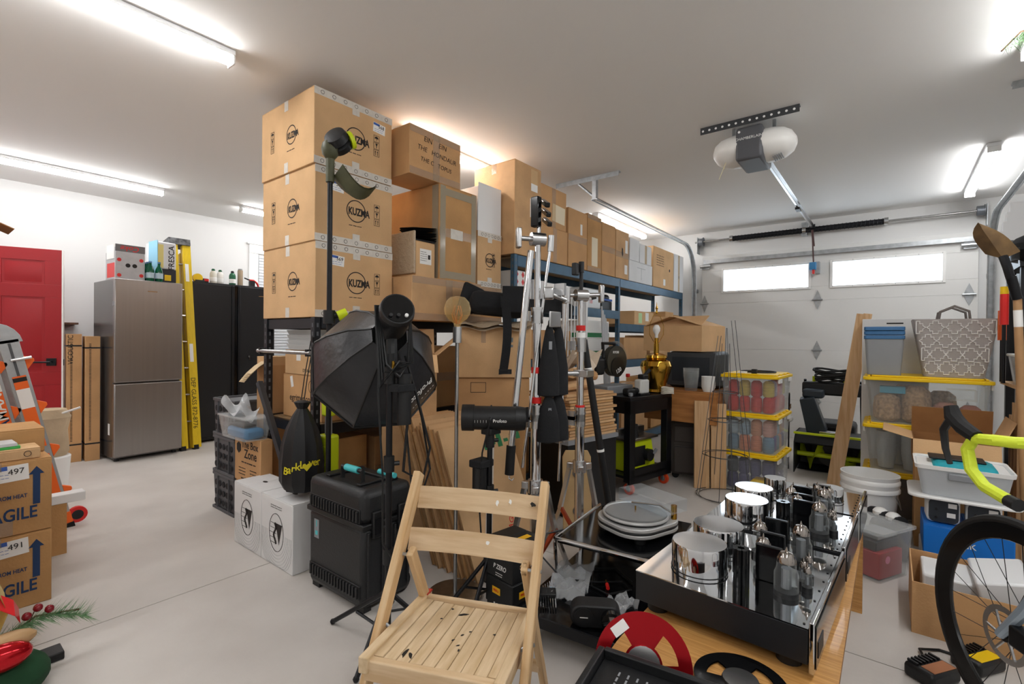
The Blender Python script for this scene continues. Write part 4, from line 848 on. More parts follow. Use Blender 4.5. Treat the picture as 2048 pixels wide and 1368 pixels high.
# ================================================================== SOFTBOX AND STANDS
def stand(t, hub_z, feet, top, m=BLKM, r=.0125, sc=0):
    cy('pole', m, t, (0, 0, .02), (0, 0, top), r, n=14)
    cl = MB().cyl((0, 0, hub_z-.03), (0, 0, hub_z+.02), r*2).build('leg_collar', BLACK, t)
    for x, y in feet:
        MB().cyl((x*.08, y*.08, hub_z), (x, y, .012), .0095, n=8).build('leg', m, t); cy('brace', m, t, (0, 0, .06), (x*.55, y*.55, hub_z*.45), .006, n=6)
        MB().ball((x, y, .012), .012, 8).build('foot', RUB, t)
    for z in (top*.33, top*.66, top-.03): MB().cyl((0, 0, z-.03), (0, 0, z+.03), r*1.7).cyl((0, 0, z), (.035, -.02, z), .009, n=8).build('clamp_collar', BLACK, t)
t = thing('light_stand', 'black light stand carrying the octagonal softbox', 'light stand', (1.20, 1.547, 0)); stand(t, .21, ((-.046, .31), (-.19, -.07), (.17, -.13)), 1.10)
t = thing('softbox', 'black octagonal softbox with studio strobe head, seen from behind', 'softbox', (1.20, 1.547, 1.10))
A0 = Vector((.045, .06, .13)); A1 = Vector((.165, .30, .0)); ax = (A1-A0).normalized(); uu = ax.cross(Vector((0, 0, 1))).normalized(); vv = uu.cross(ax)
FAB = mat('softbox_fabric', '2a2b2f', .33, bump=.35, bscale=16, var=.25, scale=8)
prof = [(0, .075), (.08, .16), (.2, .24), (.3, .285), (.36, .292)]
def oc(d, r): return [A0+ax*d+r*(math.cos(PI/8+PI/4*i)*uu+math.sin(PI/8+PI/4*i)*vv) for i in range(8)]
rings = [oc(*p) for p in prof]
for i in range(8):
    j = (i+1) % 8; MB().sheet([[tuple(r_[i]), tuple(r_[j])] for r_ in rings]).build('fabric_panel', FAB, t, ang=20)
    MB().tube([tuple(r_[i]) for r_ in rings], .005, 5).build('rib_seam', BLACK, t)
    MB().tube([tuple(rings[-1][i]), tuple(rings[-1][j])], .007, 5).build('rim_piping', BLACK, t)
MB().add([tuple(p) for p in oc(.34, .28)], [tuple(range(8))]).build('front_diffuser', WHT, t)
mid = (rings[1][0]+rings[1][7])/2
def onpanel(i, f, s, size, st, m, rot=0):
    j = (i+1) % 8; a = rings[2][i].lerp(rings[3][i], f); b_ = rings[2][j].lerp(rings[3][j], f); p = a.lerp(b_, .5+s)
    x_ = (b_-a).normalized(); up_ = (rings[2][i]-rings[3][i]).normalized(); n_ = x_.cross(up_); n_ = n_ if n_.dot(p-(A0+ax*.2)) > 0 else -n_; y_ = n_.cross(x_)
    M_ = Matrix((( x_.x, y_.x, n_.x, p.x+n_.x*.004), (x_.y, y_.y, n_.y, p.y+n_.y*.004), (x_.z, y_.z, n_.z, p.z+n_.z*.004), (0, 0, 0, 1)))
    text(st, size, m, t, M_ @ R(rot), .012)
# softbox print, strobe head and cables
best = sorted(range(8), key=lambda i: -((rings[3][i]+rings[3][(i+1) % 8])/2 - A1).dot(Vector((.45, -.75, -.75))))
onpanel(best[0], .2, 0, .05, 'Profoto', PAPER, 180); onpanel(best[0], .75, 0, .03, '- - - -  -  - - - -', PAPER, 180)
hd = Vector((.03, .035, .165)); back = hd-ax*.16
MB().cyl(hd, hd-ax*.13, .062, n=24).build('strobe_body', BLACK, t); MB().cyl(hd-ax*.13, hd-ax*.15, .068, .064, n=28).build('rear_ring', BLACK, t); MB().cyl(hd-ax*.15, hd-ax*.153, .058, n=28).build('control_face', BLACKG, t)
fp = hd-ax*.154
for k, m in ((-.03, BLACK), (-.002, BLACK), (.028, WHT)): MB().cyl(fp+uu*k-vv*.032, fp+uu*k-vv*.032-ax*.008, .007, n=12).build('knob', m, t)
MB().cyl(Vector((.01, .0, .02)), hd-vv*.05, .022, n=10).build('tilt_bracket', BLACK, t); MB().cyl((0, 0, -.02), (0, 0, .06), .02).build('spigot', BLACK, t); cy('tilt_knob', BLACK, t, (-.045, .01, .02), (0, .0, .02), .013)
cy('battery_pack', BLACK, t, (.045, -.035, -.22), (.045, -.035, -.02), .028, n=16); bx('battery_strap', BLKF, t, -.01, .075, -.066, -.005, -.09, -.06, .004); cy('brass_pin', BRASS, t, (.0, -.022, .0), (.0, -.022, .03), .006)
for k in range(4):
    o = .02*k; MB().tube([tuple(hd-ax*.1+uu*(-.06-.2*o)+vv*.04), (-.04-o*.5, -.03, .02-.03*k), (.0, -.06, -.03+.02*k), (.05+o*.4, -.05, .02), tuple(hd-ax*.08+uu*(.06)+vv*(-.02))], .0055, 6).build('cable_loop', BLACK, t)
MB().tube([(-.06, -.01, .12), (-.075, -.03, -.1), (-.06, -.04, -.4), (-.05, -.03, -.66), (.0, -.05, -.76), (.06, -.06, -.72), (.075, -.05, -.5), (.05, -.045, -.25)], .0042, 6).build('hanging_cable', BLACK, t)
MB().tube([(.06, -.02, .05), (.11, -.05, -.15), (.16, -.06, -.33), (.12, -.06, -.46), (.03, -.05, -.4), (.05, -.05, -.2)], .0055, 6).build('hanging_cable', BLACK, t)
MB().tube([(.08, -.02, 0), (.13, -.04, -.2), (.17, -.05, -.42), (.13, -.03, -.55)], .0045, 6).build('hanging_cable', BLACK, t)
# ---- globe bulb floor lamp
t = thing('floor_lamp', 'thin steel floor lamp with a large amber globe bulb', 'floor lamp', (1.65, 1.622, 0)); cy('base', STEEL, t, (0, 0, 0), (0, 0, .012), .13, n=32); cy('pole', STEEL, t, (0, 0, .012), (0, 0, 1.21), .009)
cy('socket', CAST, t, (0, 0, 1.2), (0, 0, 1.275), .021, n=20); bb = MB().lathe([(.014, 1.275), (.02, 1.295), (.045, 1.312), (.06, 1.335), (.064, 1.36), (.055, 1.393), (.035, 1.415), (.001, 1.422)], 28).build('globe_bulb', clear('amber_glass', 'ffeabb', .16, .03), t)
for k in range(5): MB().tube([(.008*math.cos(k*1.26), .008*math.sin(k*1.26), 1.29), (.026*math.cos(k*1.26), .026*math.sin(k*1.26), 1.33), (.014*math.cos(k*1.26+.6), .014*math.sin(k*1.26+.6), 1.375)], .002, 5).build('filament', mat('filament', 'b9722c', .4), bb)
# ---- strobe on short stand
t = thing('light_stand', 'black light stand holding the horizontal studio strobe', 'light stand', (1.70, 1.455, 0)); stand(t, .2, ((-.17, .1), (.13, .13), (-.19, -.06)), .78); cy('weight_tube', BLACK, t, (-.035, .03, .48), (-.035, .03, .66), .034, n=18); bx('strap', BLKF, t, -.072, .02, -.01, .066, .63, .665, .006)
t = thing('studio_strobe', 'black cylindrical studio strobe lying level on its stand', 'strobe light', (1.70, 1.455, .78)); D_ = Vector((.616, -.788, 0)).normalized(); c0 = Vector((-.06, .085, .075)); c1 = Vector((.09, -.105, .072))
MB().cyl(c0, c1, .055, n=28).build('barrel', BLACK, t); MB().cyl(c0-D_*.025, c0+D_*.03, .061, n=28).build('front_rim', BLACK, t); MB().cyl(c1-D_*.02, c1+D_*.025, .059, .052, n=28).build('rear_rim', BLACK, t); MB().cyl(c1+D_*.02, c1+D_*.027, .045, n=24).build('rear_panel', BLACKG, t)
bx('yoke', BLACK, t, -.03, .045, -.03, .03, .0, .03, .004); SM = T(*(c0.lerp(c1, .62)+Vector((-.788, -.616, 0))*.0556+Vector((0, 0, -.005)))) @ R(-52) @ R(90, 'X'); text('Profoto', .02, PAPER, t, SM, .01); b = MB()
for k in range(7): b.box(-.2+k*.013, -.199+k*.013, -.008, .004, -.0002, .0006)
b.build('scale_marks', PAPER, t, 0, SM @ T(.06, 0, 0))['kind'] = 'stuff'
MB().tube([tuple(c0.lerp(c1, .45)+Vector((0, 0, .058))), tuple(c0.lerp(c1, .44)+Vector((-.05, -.04, .0))), tuple(c0.lerp(c1, .3)+Vector((-.04, -.03, -.15))), (-.06, .01, -.3), (-.05, .0, -.5)], .004, 5).build('cable', BLACK, t); bx('tag_holder', BLKM, t, .11, .15, -.11, -.105, .05, .12)
# ---- chrome grip stands
def grip(lab, loc, hubz, top, labels):
    t = thing('grip_stand', lab, 'light stand', (*loc, 0), 0, 'chrome grip stands')
    cy('lower_tube', CHR, t, (0, 0, .12), (0, 0, hubz+.5*(top-hubz)*.55), .026, n=18); cy('middle_tube', CHR, t, (0, 0, hubz+.2), (0, 0, hubz+.72*(top-hubz)), .021, n=18); cy('upper_tube', CHR, t, (0, 0, hubz+.5), (0, 0, top), .0155, n=18)
    for z in (hubz+.27*(top-hubz), hubz+.30*(top-hubz), hubz+.70*(top-hubz)):
        c = MB().cyl((0, 0, z-.035), (0, 0, z+.035), .031, n=18).cyl((0, 0, z+.035), (0, 0, z+.045), .034, n=18).build('riser_collar', CAST, t)
        MB().cyl((0, 0, z), (-.045, .03, z), .007).box(-.06, -.045, .005, .05, z-.025, z+.025).build('tee_knob', CAST, c)
    for z, m in labels: cy('label_band', m, t, (0, 0, z), (0, 0, z+.03), .0266, n=18)
    h = MB().cyl((0, 0, hubz-.03), (0, 0, hubz+.035), .038, n=18).build('leg_casting', CAST, t)
    for a in (95, 215, 335):
        c, s = math.cos(math.radians(a)), math.sin(math.radians(a)); k = MB().box(.02, .075, -.018, .018, -.02, .02).build('knuckle', CAST, t, .006, T(0, 0, hubz) @ R(a))
        MB().cyl((.06*c, .06*s, hubz), (.12*c, .12*s, hubz*.48), .016, n=4).cyl((.12*c, .12*s, hubz*.48), (.21*c, .21*s, .02), .013, n=4).build('leg', CAST, t)
        MB().cyl((.125*c, .125*s, hubz*.52), (.03*c, .03*s, .13), .013, n=4).build('folding_brace', mat('brace_orange', 'a8431f', .4, metal=.2), t)
        cy('foot', RUB, t, (.21*c, .21*s, 0), (.21*c, .21*s, .03), .014)
    return t
def grip_head(t, z, x=0, y=0):
    g = MB().cyl((x-.03, y+.02, z), (x+.03, y-.02, z), .034, n=20).build('grip_head', CAST, t); MB().cyl((x-.03, y+.02, z), (x-.075, y+.05, z), .012).build('spindle', CAST, g); MB().box(-.012, .012, -.02, .02, -.05, .05).build('tee_handle', CAST, g, .006, T(x-.085, y+.055, z) @ R(-38)); return g
L1 = (1.99, 1.40)
t = grip('left chrome grip stand carrying the black sandbags', L1, .48, 1.70, ((1.05, RED), (.90, RED))); grip_head(t, 1.72)
MB().cyl((0, 0, 1.7), (.005, -.005, 1.80), .011).build('spigot', CHR, t)
for k in range(3): MB().box(-.012, .012, -.06, .075, -.012, .012).build('clamp_jaw', BLACKG, t, .005, T(.02+.01*k, -.03, 1.90-.045*k) @ R(-42) @ R(24, 'X'))
bx('clamp_frame', BLACKG, t, -.03, .005, -.02, .025, 1.78, 1.93, .005)
cy('arm_tube', CHR, t, (-.03, .02, 1.66), (-.13, .055, .70), .0175); ag = cy('rubber_grip', RUB, t, (-.13, .055, .70), (-.139, .058, .56), .023); MB().tube([(-.139, .058, .56), (-.141, .058, .54), (-.13, .05, .53), (-.12, .045, .54)], .003, 5).build('hook', CHR, ag)
cy('thin_rod', CHR, t, (.04, -.05, 1.70), (-.07, .03, .585), .0075); MB().cyl((.04, -.05, 1.66), (.042, -.052, 1.74), .016).build('rod_end', CAST, t)
MB().box(-.03, .03, -.025, .025, -.03, .03).build('second_head', CAST, t, .008, T(.03, -.05, 1.45) @ R(30)); MB().cyl((.03, -.05, 1.45), (.11, -.1, 1.42), .012).box(.06, .08, -.12, -.06, 1.44, 1.5).build('second_knob', CAST, t); bx('oval_plate', CAST, t, .0, .1, -.08, -.07, 1.28, 1.36, .02)
def sandbag(lab, z0, dz, wz):
    t = thing('sandbag', lab, 'sandbag', (L1[0]+.045, L1[1]-.05, z0), -40, 'black sandbags on the grip stand')
    for s, nm in ((-1, 'pouch'), (1, 'pouch')):
        pr = [(.012, -dz), (wz, -dz+.012), (wz*.95, -dz*.6), (wz*.6, -dz*.25), (.022, -.03), (.012, 0)]
        MB().lathe(pr, 16, T(.03*s+.02, .02*s, 0) @ Matrix.Diagonal((1, .55, 1, 1))).build(nm, BLKF, t)
    MB().tube([(-.01, -.01, -.03), (0, 0, .02), (.05, .03, -.03)], .014, 6).build('strap', BLKF, t); lb = MB().box(-.008, .008, -.0006, .0006, -.02, .02).build('stitched_label', GREYP, t, 0, T(-.01, -.042, -.1))
sandbag('upper black sandbag hanging on the chrome grip stand', 1.29, .36, .055); sandbag('lower black sandbag hanging on the chrome grip stand', .96, .26, .06)
t = grip('right chrome grip stand with red labels', (2.40, 1.385), .50, 1.48, ((1.27, RED), (.82, RED), (1.23, PAPER))); grip_head(t, 1.47, 0, 0); MB().cyl((0, 0, 1.48), (0, 0, 1.6), .011).cyl((0, 0, 1.6), (0, 0, 1.66), .016).build('black_spigot', BLACK, t); bx('black_knob', BLACK, t, -.06, -.02, .0, .03, 1.58, 1.65, .006); MB().box(-.012, .012, -.02, .02, -.05, .05).build('tee_handle', CAST, t, .006, T(.07, -.09, 1.48) @ R(-38)); cy('spindle', CAST, t, (0, 0, 1.47), (.07, -.085, 1.475), .012)
cy('thin_rod', CHR, t, (-.08, .04, 1.50), (-.11, .07, .43), .0075); MB().cyl((-.08, .04, 1.43), (-.078, .04, 1.51), .016).build('rod_end', CAST, t); bx('square_block', CAST, t, -.13, -.07, .03, .08, .65, .73, .006); cy('side_spindle', CAST, t, (-.08, .04, 1.47), (0, 0, 1.47), .01)
MB().cyl((-.1, .06, 1.03), (.05, -.05, 1.03), .014).cyl((-.11, .065, 1.03), (-.13, .08, 1.03), .03, n=14).box(-.03, .05, -.06, .03, 1.01, 1.05).build('swivel_clamp', CAST, t, .003)
t = thing('black_pole', 'black telescopic pole leaning behind the chrome stands', 'pole', (2.66, 1.32, 0)); cy('pole', BLACK, t, (.02, -.02, .0), (-.11, .13, 1.22), .021, n=14)
for f in (.45, .85): p = Vector((.02, -.02, 0)).lerp(Vector((-.11, .13, 1.22)), f); q = Vector((.02, -.02, 0)).lerp(Vector((-.11, .13, 1.22)), f+.012); cy('white_ring', PAPER, t, p, q, .0225, n=14)
b = MB().tube([(.04+.012*math.cos(k*1.6)-.0009*k, .02+.012*math.sin(k*1.6)+.0007*k, .15+.0065*k) for k in range(110)], .004, 4).build('spiral_hose', BLACK, t)
# ================================================================== WORKBENCH
t = thing('tool_cart', 'black steel rolling workbench with tools on and in it', 'workbench', (3.86, 1.745, 0), -12); w_, d_ = .29, .22
bx('top', BLKM, t, -w_, w_, -d_, d_, .74, .77, .003); bx('front_apron', BLKM, t, -w_, w_, -d_, -d_+.02, .64, .74); bx('side_apron', BLKM, t, -w_, -w_+.02, -d_, d_, .64, .74)
for x in (-w_+.035, w_-.035):
    for y in (-d_+.03, d_-.03): bx('leg', BLKM, t, x-.035, x+.035, y-.03, y+.03, .1, .74, .003)
bx('lower_shelf', BLKM, t, -w_, w_, -d_, d_, .13, .15); bx('lower_apron', BLKM, t, -w_, w_, -d_, -d_+.02, .09, .2)
for x in (-w_+.05, w_-.05):
    for y in (-d_+.04, d_-.04): k = MB().cyl((x-.012, y, .045), (x+.012, y, .045), .045, n=18).build('caster_wheel', mat('caster_red', 'd9481f', .4), t); MB().box(x-.02, x+.02, y-.008, y+.008, .045, .1).cyl((x-.015, y, .045), (x+.015, y, .045), .022, n=12).build('caster_fork', GALV, k)
t = thing('table_saw', 'lime green table saw on the lower shelf of the workbench', 'saw', (3.85, 1.75, .151), -12); MB().frustum(0, .36, .3, .24, .3, .26).build('base', LIME, t, .01); bx('table', STEEL, t, -.2, .2, -.16, .16, .25, .27, .003); bx('fence', CAST, t, -.18, .2, -.02, .02, .27, .33, .003); cy('crank', BLACK, t, (.05, -.15, .12), (.05, -.19, .12), .05, n=18); cy('crank_knob', GREYP, t, (.09, -.19, .13), (.1, -.21, .17), .012); bx('dark_panel', BLACK, t, -.12, .03, -.152, -.145, .04, .2, .004); cy('blade_cup', BLACK, t, (-.03, -.08, .27), (-.03, -.08, .37), .04, .03)
t = thing('miter_saw', 'lime and black mitre saw with clear blade guard on the workbench', 'saw', (3.76, 1.86, .771), -12); bx('base', GREYP, t, -.17, .17, -.09, .09, 0, .07, .008)
MB().cyl((.02, -.035, .27), (.02, .02, .27), .13, n=30).build('blade_guard', mat('guard_smoke', '3c3a33', .25), t); MB().cyl((.02, -.036, .22), (.02, -.042, .22), .085, n=28).build('blade', mat('blade_dark', '2d2c2a', .35, metal=.5), t); text('120', .05, PAPER, t, T(.03, -.0435, .19) @ R(90, 'X') @ R(25), .01); text('RYOBI', .028, PAPER, t, T(.0, -.0362, .345) @ R(90, 'X'), .01)
MB().tube([(.02+.15*math.cos(a), -.01, .28+.15*math.sin(a)) for a in [math.radians(-20+i*11) for i in range(12)]], .012, 6).build('clear_guard', CLR, t); bx('motor', LIME, t, .02, .22, .03, .11, .31, .37, .02); bx('arm', BLACK, t, -.22, .05, -.02, .03, .2, .3, .02)
MB().tube([(-.12, .0, .3), (-.13, 0, .42), (.02, 0, .42), (.03, 0, .36), (-.05, 0, .31)], .016, 8).build('handle', BLACK, t); bx('motor_block', BLACK, t, -.24, -.14, -.04, .06, .16, .3, .02); bx('red_knob', RED, t, .14, .17, -.06, -.03, .13, .16, .006)
t = thing('brass_lamp', 'brass ginger jar table lamp without a shade on the workbench', 'table lamp', (4.07, 1.60, .771)); MB().lathe([(.075, 0), (.085, .01), (.07, .03), (.085, .08), (.115, .17), (.13, .23), (.115, .27), (.08, .285), (.09, .3), (.085, .32), (.05, .335), (.022, .34), (.022, .42)], 32, None, .05, 12).build('jar_body', BRASS, t)
cy('socket', BRASS, t, (0, 0, .42), (0, 0, .47), .018); MB().lathe([(.013, .47), (.014, .5), (.03, .53), (.031, .555), (.018, .58), (.001, .585)], 16).build('bulb', WHT, t); MB().tube([(.0, .02, .43), (0, .06, .5), (0, .06, .58), (0, .03, .66), (0, 0, .68), (0, -.03, .66), (0, -.06, .58), (0, -.06, .5), (0, -.02, .43)], .0028, 6).build('harp', BRASS, t, 0, R(38)); MB().lathe([(.006, .68), (.011, .69), (.006, .71), (.012, .725), (.004, .75), (.001, .78)], 12).build('finial', BRASS, t)
t = thing('sprayer_tank', 'translucent white tank with black cap on the workbench', 'tank', (3.78, 1.605, .771), -12); bx('tank', clear('milky', 'eef0ee', .6, .35), t, -.06, .06, -.035, .035, .012, .13, .015); bx('base', BLACK, t, -.062, .062, -.037, .037, 0, .02, .004); bx('cap', BLACK, t, -.02, .055, -.03, .03, .13, .17, .01); cy('nozzle', BLACK, t, (.04, 0, .16), (.07, -.03, .21), .015)
t = thing('power_tool', 'black cordless tool lying on the left of the workbench', 'tool', (3.665, 1.66, .771), -20); bx('body', BLACK, t, -.05, .05, -.035, .035, 0, .06, .015); cy('chuck', BLKM, t, (.04, -.01, .04), (.085, -.02, .04), .028, .02); bx('battery', GREYP, t, -.05, -.02, -.06, -.034, 0, .03, .005)
t = thing('cable_coil', 'coil of pale cable beside the brass lamp', 'cable', (4.02, 1.48, .771))
for k in range(5): MB().tube([(.0+.05*math.cos(a)*(1-.08*k), .05*math.sin(a), .006+.011*k+.005*math.sin(2*a)) for a in [2*PI*i/16 for i in range(16)]], .005, 5, True).build('loop', mat('cable_cream', 'd8d2c4', .5), t)
# ---- plywood crate on suitcase, black case and the large open carton
PLY = mat('plywood', 'c08448', .55, var=.5, scale=4, stretch=(1, .8, 7), col2='9c6433', detail=6)
t = thing('suitcase', 'dark grey fabric suitcase under the plywood crate', 'suitcase', (4.43, 1.37, 0), -76); FAB2 = mat('suitcase_grey', '4f4844', .8, bump=.2, bscale=300); bx('body', FAB2, t, -.2, .2, -.13, .13, .035, .52, .03); bx('front_pocket', FAB2, t, -.17, .17, -.15, -.128, .06, .3, .015); bx('upper_pocket', FAB2, t, -.17, .17, -.145, -.128, .33, .47, .012); bx('brand_tag', CHR, t, .08, .12, -.148, -.1455, .41, .42); MB().tube([(-.16, -.152, .29), (.1, -.152, .29), (.16, -.152, .24), (.165, -.152, .1)], .003, 5).build('zip', BLACK, t)
for x in (-.16, .16): cy('wheel', RUB, t, (x, -.1, .03), (x, -.06, .03), .03); bx('skid', BLACK, t, x-.02, x+.02, .06, .1, 0, .04)
t = thing('plywood_crate', 'orange toned plywood crate standing on the suitcase', 'crate', (4.47, 1.435, .522), 0); MB().tub(0, .6, .62, .255, .6, .62, .015).build('sides', PLY, t, .002); bx('lid', PLY, t, -.3, .3, -.31, .31, .256, .268, .002)
CZ2 = .522+.269
t = thing('deli_containers', 'stack of clear deli containers on the plywood crate', 'containers', (4.27, 1.365, CZ2), 0)
for k in range(4): MB().lathe([(.05, .02*k), (.062, .12+.02*k), (.066, .12+.02*k), (.066, .132+.02*k), (.063, .132+.02*k), (.052, .03+.02*k), (.001, .03+.02*k)], 20).build('container', CLR, t)
t = thing('bowl_stack', 'stack of white paper bowls on the plywood crate', 'bowls', (4.235, 1.21, CZ2), 0)
for k in range(7): MB().lathe([(.04, .014*k), (.057, .045+.014*k), (.054, .045+.014*k), (.037, .004+.014*k), (.001, .004+.014*k)], 20).build('bowl', PAPER, t)
t = thing('equipment_case', 'black moulded plastic case under the large open carton', 'case', (4.64, 1.40, CZ2), -4); bx('shell', BLACK, t, -.2, .2, -.2, .22, 0, .33, .03); bx('rim', mat('case_rim', '3a3d41', .5), t, -.21, -.2, -.21, .23, .02, .32, .008)
bx('recess', mat('case_navy', '232a31', .5), t, -.213, -.21, -.16, .18, .06, .28)
t = thing('open_carton', 'large brown carton with one raised top flap near the garage door', 'box', (4.72, 1.58, 1.122), -8); MB().tub(0, .5, .58, .23, .5, .58, .006).build('body', KR[0], t); MB().box(-.25, .25, 0, .29, 0, .005).build('flap', KR[0], t, 0, T(0, -.29, .23) @ R(18, 'X')); MB().box(-.25, .25, -.29, 0, 0, .005).build('flap', KR[2], t, 0, T(0, .29, .23) @ R(-18, 'X')); bx('inner_shade', KIN, t, -.24, .24, -.28, .28, .02, .03)
MB().box(-.2, .0, -.28, .28, 0, .005).build('side_flap', KR[0], t, 0, T(-.25, 0, .23) @ R(150, 'Y') @ T(.0, 0, 0))
# ---- white rack, wire cages, boards
t = thing('wire_rack', 'white tubular rack standing between shelving and workbench', 'rack', (3.66, 2.17, 0), -12)
for x in (-.14, .14): cy('post', WHTM, t, (x, 0, 0), (x, 0, 1.58), .016)
cy('top_bar', WHTM, t, (-.17, 0, 1.58), (.2, 0, 1.585), .013); cy('bar_end', BLACK, t, (.2, 0, 1.585), (.25, -.02, 1.6), .012)
for k in range(6): cy('rod', WHTM, t, (-.1+.04*k, -.012, .3), (-.1+.04*k, -.012, 1.57), .005, n=8)
for z in (.3, .9): cy('cross_bar', WHTM, t, (-.14, 0, z), (.14, 0, z), .008)
for x in (-.14, .14): cy('foot', WHTM, t, (x, -.12, .012), (x, .12, .012), .012)
t = thing('wire_bundle', 'bundle of white plastic rails leaning beside the white rack', 'rails', (4.3, 2.14, 0), 0)
for k in range(5): cy('rail', mat('rail_grey', 'c3c5c9', .4), t, (-.05+.03*k, 0, 0), (-.02+.03*k, .1, 1.55-.04*k), .009)
WIRE = mat('wire_grey', '5d6063', .4, metal=.8)
def cage(lab, x, y, s):
    t = thing('tomato_cage', lab, 'plant cage', (x, y, 0), s*40, 'wire tomato cages')
    for z, r in ((.01, .2), (.33, .155), (.6, .115), (.82, .085)): MB().tube([(r*math.cos(a), r*math.sin(a), z) for a in [2*PI*i/24 for i in range(24)]], .0028, 4, True).build('ring', WIRE, t)
    for k in range(4): a = k*PI/2+s*.3; cy('leg_wire', WIRE, t, (.2*math.cos(a), .2*math.sin(a), .01), (.05*math.cos(a), .05*math.sin(a), 1.2+.06*k), .0028, n=4)
cage('front wire tomato cage beside the yarn totes', 4.0, 1.0, 0); cage('second wire tomato cage nested with the front one', 4.02, 1.03, .6)
for k, (x, y, h, lab) in enumerate(((4.13, 1.225, .72, 'short pine board standing beside the yarn totes'), (4.195, 1.11, .70, 'second pine board standing behind the wire cages'))):
    t = thing('pine_board', lab, 'board', (x, y, 0), -60, 'standing boards'); bx('board', PINE, t, -.06, .06, -.012, .012, 0, h, .002, M=R(-2, 'X'))
# ================================================================== TOTES AND THE GARAGE DOOR SIDE
def tote(lab, c, s, z0, rz, contents, group):
    w_, d_, h_ = s; t = thing('storage_tote', lab, 'tote', (*c, z0), rz, group)
    MB().tub(0, w_*.86, d_*.86, h_-.03, w_*.95, d_*.95, .004, r=.03).build('bin', CLR, t)
    ld = MB().prism(rrect(w_, d_, .03), h_-.035, h_-.012).build('lid', YEL, t, .004); MB().prism(rrect(w_*.9, d_*.86, .02), h_-.012, h_).build('lid_panel', YEL, ld, .004)
    for x in (-.3, .3):
        for y in (-1, 1): bx('latch', WHT, t, x*w_-.05, x*w_+.05, y*d_*.485-.006, y*d_*.485+.006, h_-.07, h_-.035, .003)
    for k in range(4):
        for y in (-1, 1): bx('lid_bump', YEL, ld, (-.36+.24*k)*w_-.02, (-.36+.24*k)*w_+.02, y*d_*.45-.008, y*d_*.45+.008, h_-.0118, h_-.002, .002)
    contents(t, w_*.8, d_*.8, h_-.05); return t
def yarn(rows_, seed, rr=.0435):
    """skeins packed against the two walls that can be seen; one list of colours per layer"""
    def f(t, w_, d_, h_):
        rnd = random.Random(seed); nx, ny = int(w_/(2*rr)), int(d_/(2*rr)); hh = (h_-.012)/len(rows_)
        for k, cols in enumerate(rows_):
            for a in range(nx):
                for b_ in range(ny):
                    if a > 0 and b_ > 0: continue
                    c = rnd.choice(cols); z = .006+k*hh; x = -w_/2+rr+a*(w_-2*rr)/(nx-1); y = -d_/2+rr+b_*(d_-2*rr)/(ny-1)
                    MB().lathe([(rr*.8, z), (rr*.99, z+hh*.1), (rr*.995, z+hh*.5), (rr*.95, z+hh*.85), (rr*.55, z+hh*.99)], 12, T(x, y, 0)).build('yarn_skein', mat('yarn'+c, c, .9, bump=.8, bscale=60, stretch=(1, 1, 9), var=.25, scale=14), t)
    return f
YG = 'yarn totes with yellow lids'; ca = (4.52, .895); sa = (.55, .44, .318)
tote('top yellow lidded tote full of red and multicoloured yarn', ca, sa, .638, -3, yarn((['d8352f', 'c92c33', 'de4038'], ['d8352f', 'e8584a', 'b02a3a', 'd8352f', 'e0c355', '2d7fae', 'c8b8c8']), 3), YG)
tote('middle yellow lidded tote of peach, pink and blue yarn', ca, sa, .319, -2, yarn((['7c6fa0', 'e9a27c', 'e7906c', '6f93ae', '7f9fb8'], ['e9a27c', 'e7b1a4', '9db7cc', 'b9cbd8']), 5), YG)
tote('bottom yellow lidded tote of purple and grey yarn on the floor', ca, sa, 0, -3, yarn((['5b5885', '6b688f', '565a66'], ['5b5885', '6b688f', '7a7d86', '565a66']), 8), YG)
t = thing('clip_and_cord', 'black clip and loop of dark cord on the yarn tote lid', 'cord', (4.5, .88, .957)); MB().tube([(.12*math.cos(a), .13*math.sin(a), .008) for a in [2*PI*i/20 for i in range(20)]], .007, 5, True).build('cord', BLACK, t); bx('clip', BLACK, t, -.17, -.13, -.02, .02, 0, .035, .004); bx('paper_scrap', PAPER, t, -.19, -.12, .06, .12, 0, .012)
def cups(t, w_, d_, h_):
    for j, (x, y) in enumerate(((-.1, .2), (-.1, .06), (-.1, -.08), (.08, .13), (.08, -.03), (-.1, -.2))):
        for k in range(9): MB().lathe([(.045, .01+k*.018), (.06, .12+k*.018), (.056, .12+k*.018), (.04, .016+k*.018)], 14).build('cup', mat('cup_clear', 'b9bcbc', .2, metal=.2), t, 0, T(x, y, 0))
def bundles(t, w_, d_, h_):
    KP = mat('honeycomb_paper', 'b5926c', .9, bump=1, bscale=40, var=.5, scale=50)
    for j, (x, y, r, hh, m) in enumerate(((-.1, .2, .075, .2, KP), (-.1, .04, .078, .26, KP), (-.11, -.11, .065, .16, mat('pink_mesh', 'b07a66', .9, bump=1, bscale=50)), (-.1, -.23, .055, .15, mat('red_mesh', 'a9634f', .9, bump=1, bscale=50)), (.1, .1, .08, .25, KP), (.1, -.1, .08, .22, KP))):
        MB().lathe([(r*.6, .006), (r, .03), (r*1.02, hh*.5), (r*.93, hh*.85), (r*.5, hh)], 12, T(x, y, 0), .06, 5).build('wrapped_bundle', m, t)
    bx('blue_box', mat('item_teal', '3f9ab5', .6), t, -.15, -.05, .1, .24, .205, .25); bx('clear_box', CLR, t, -.16, .0, -.26, -.12, .18, .25)
def darkstuff(t, w_, d_, h_): bx('dark_contents', mat('contents_brown', '5a463a', .8, bump=1, bscale=20, var=.4), t, -w_/2, w_/2, -d_/2, d_/2, .006, h_*.8, .02)
BG = 'large totes with yellow lids'; cb = (4.44, -.18); sb = (.46, .67, .33)
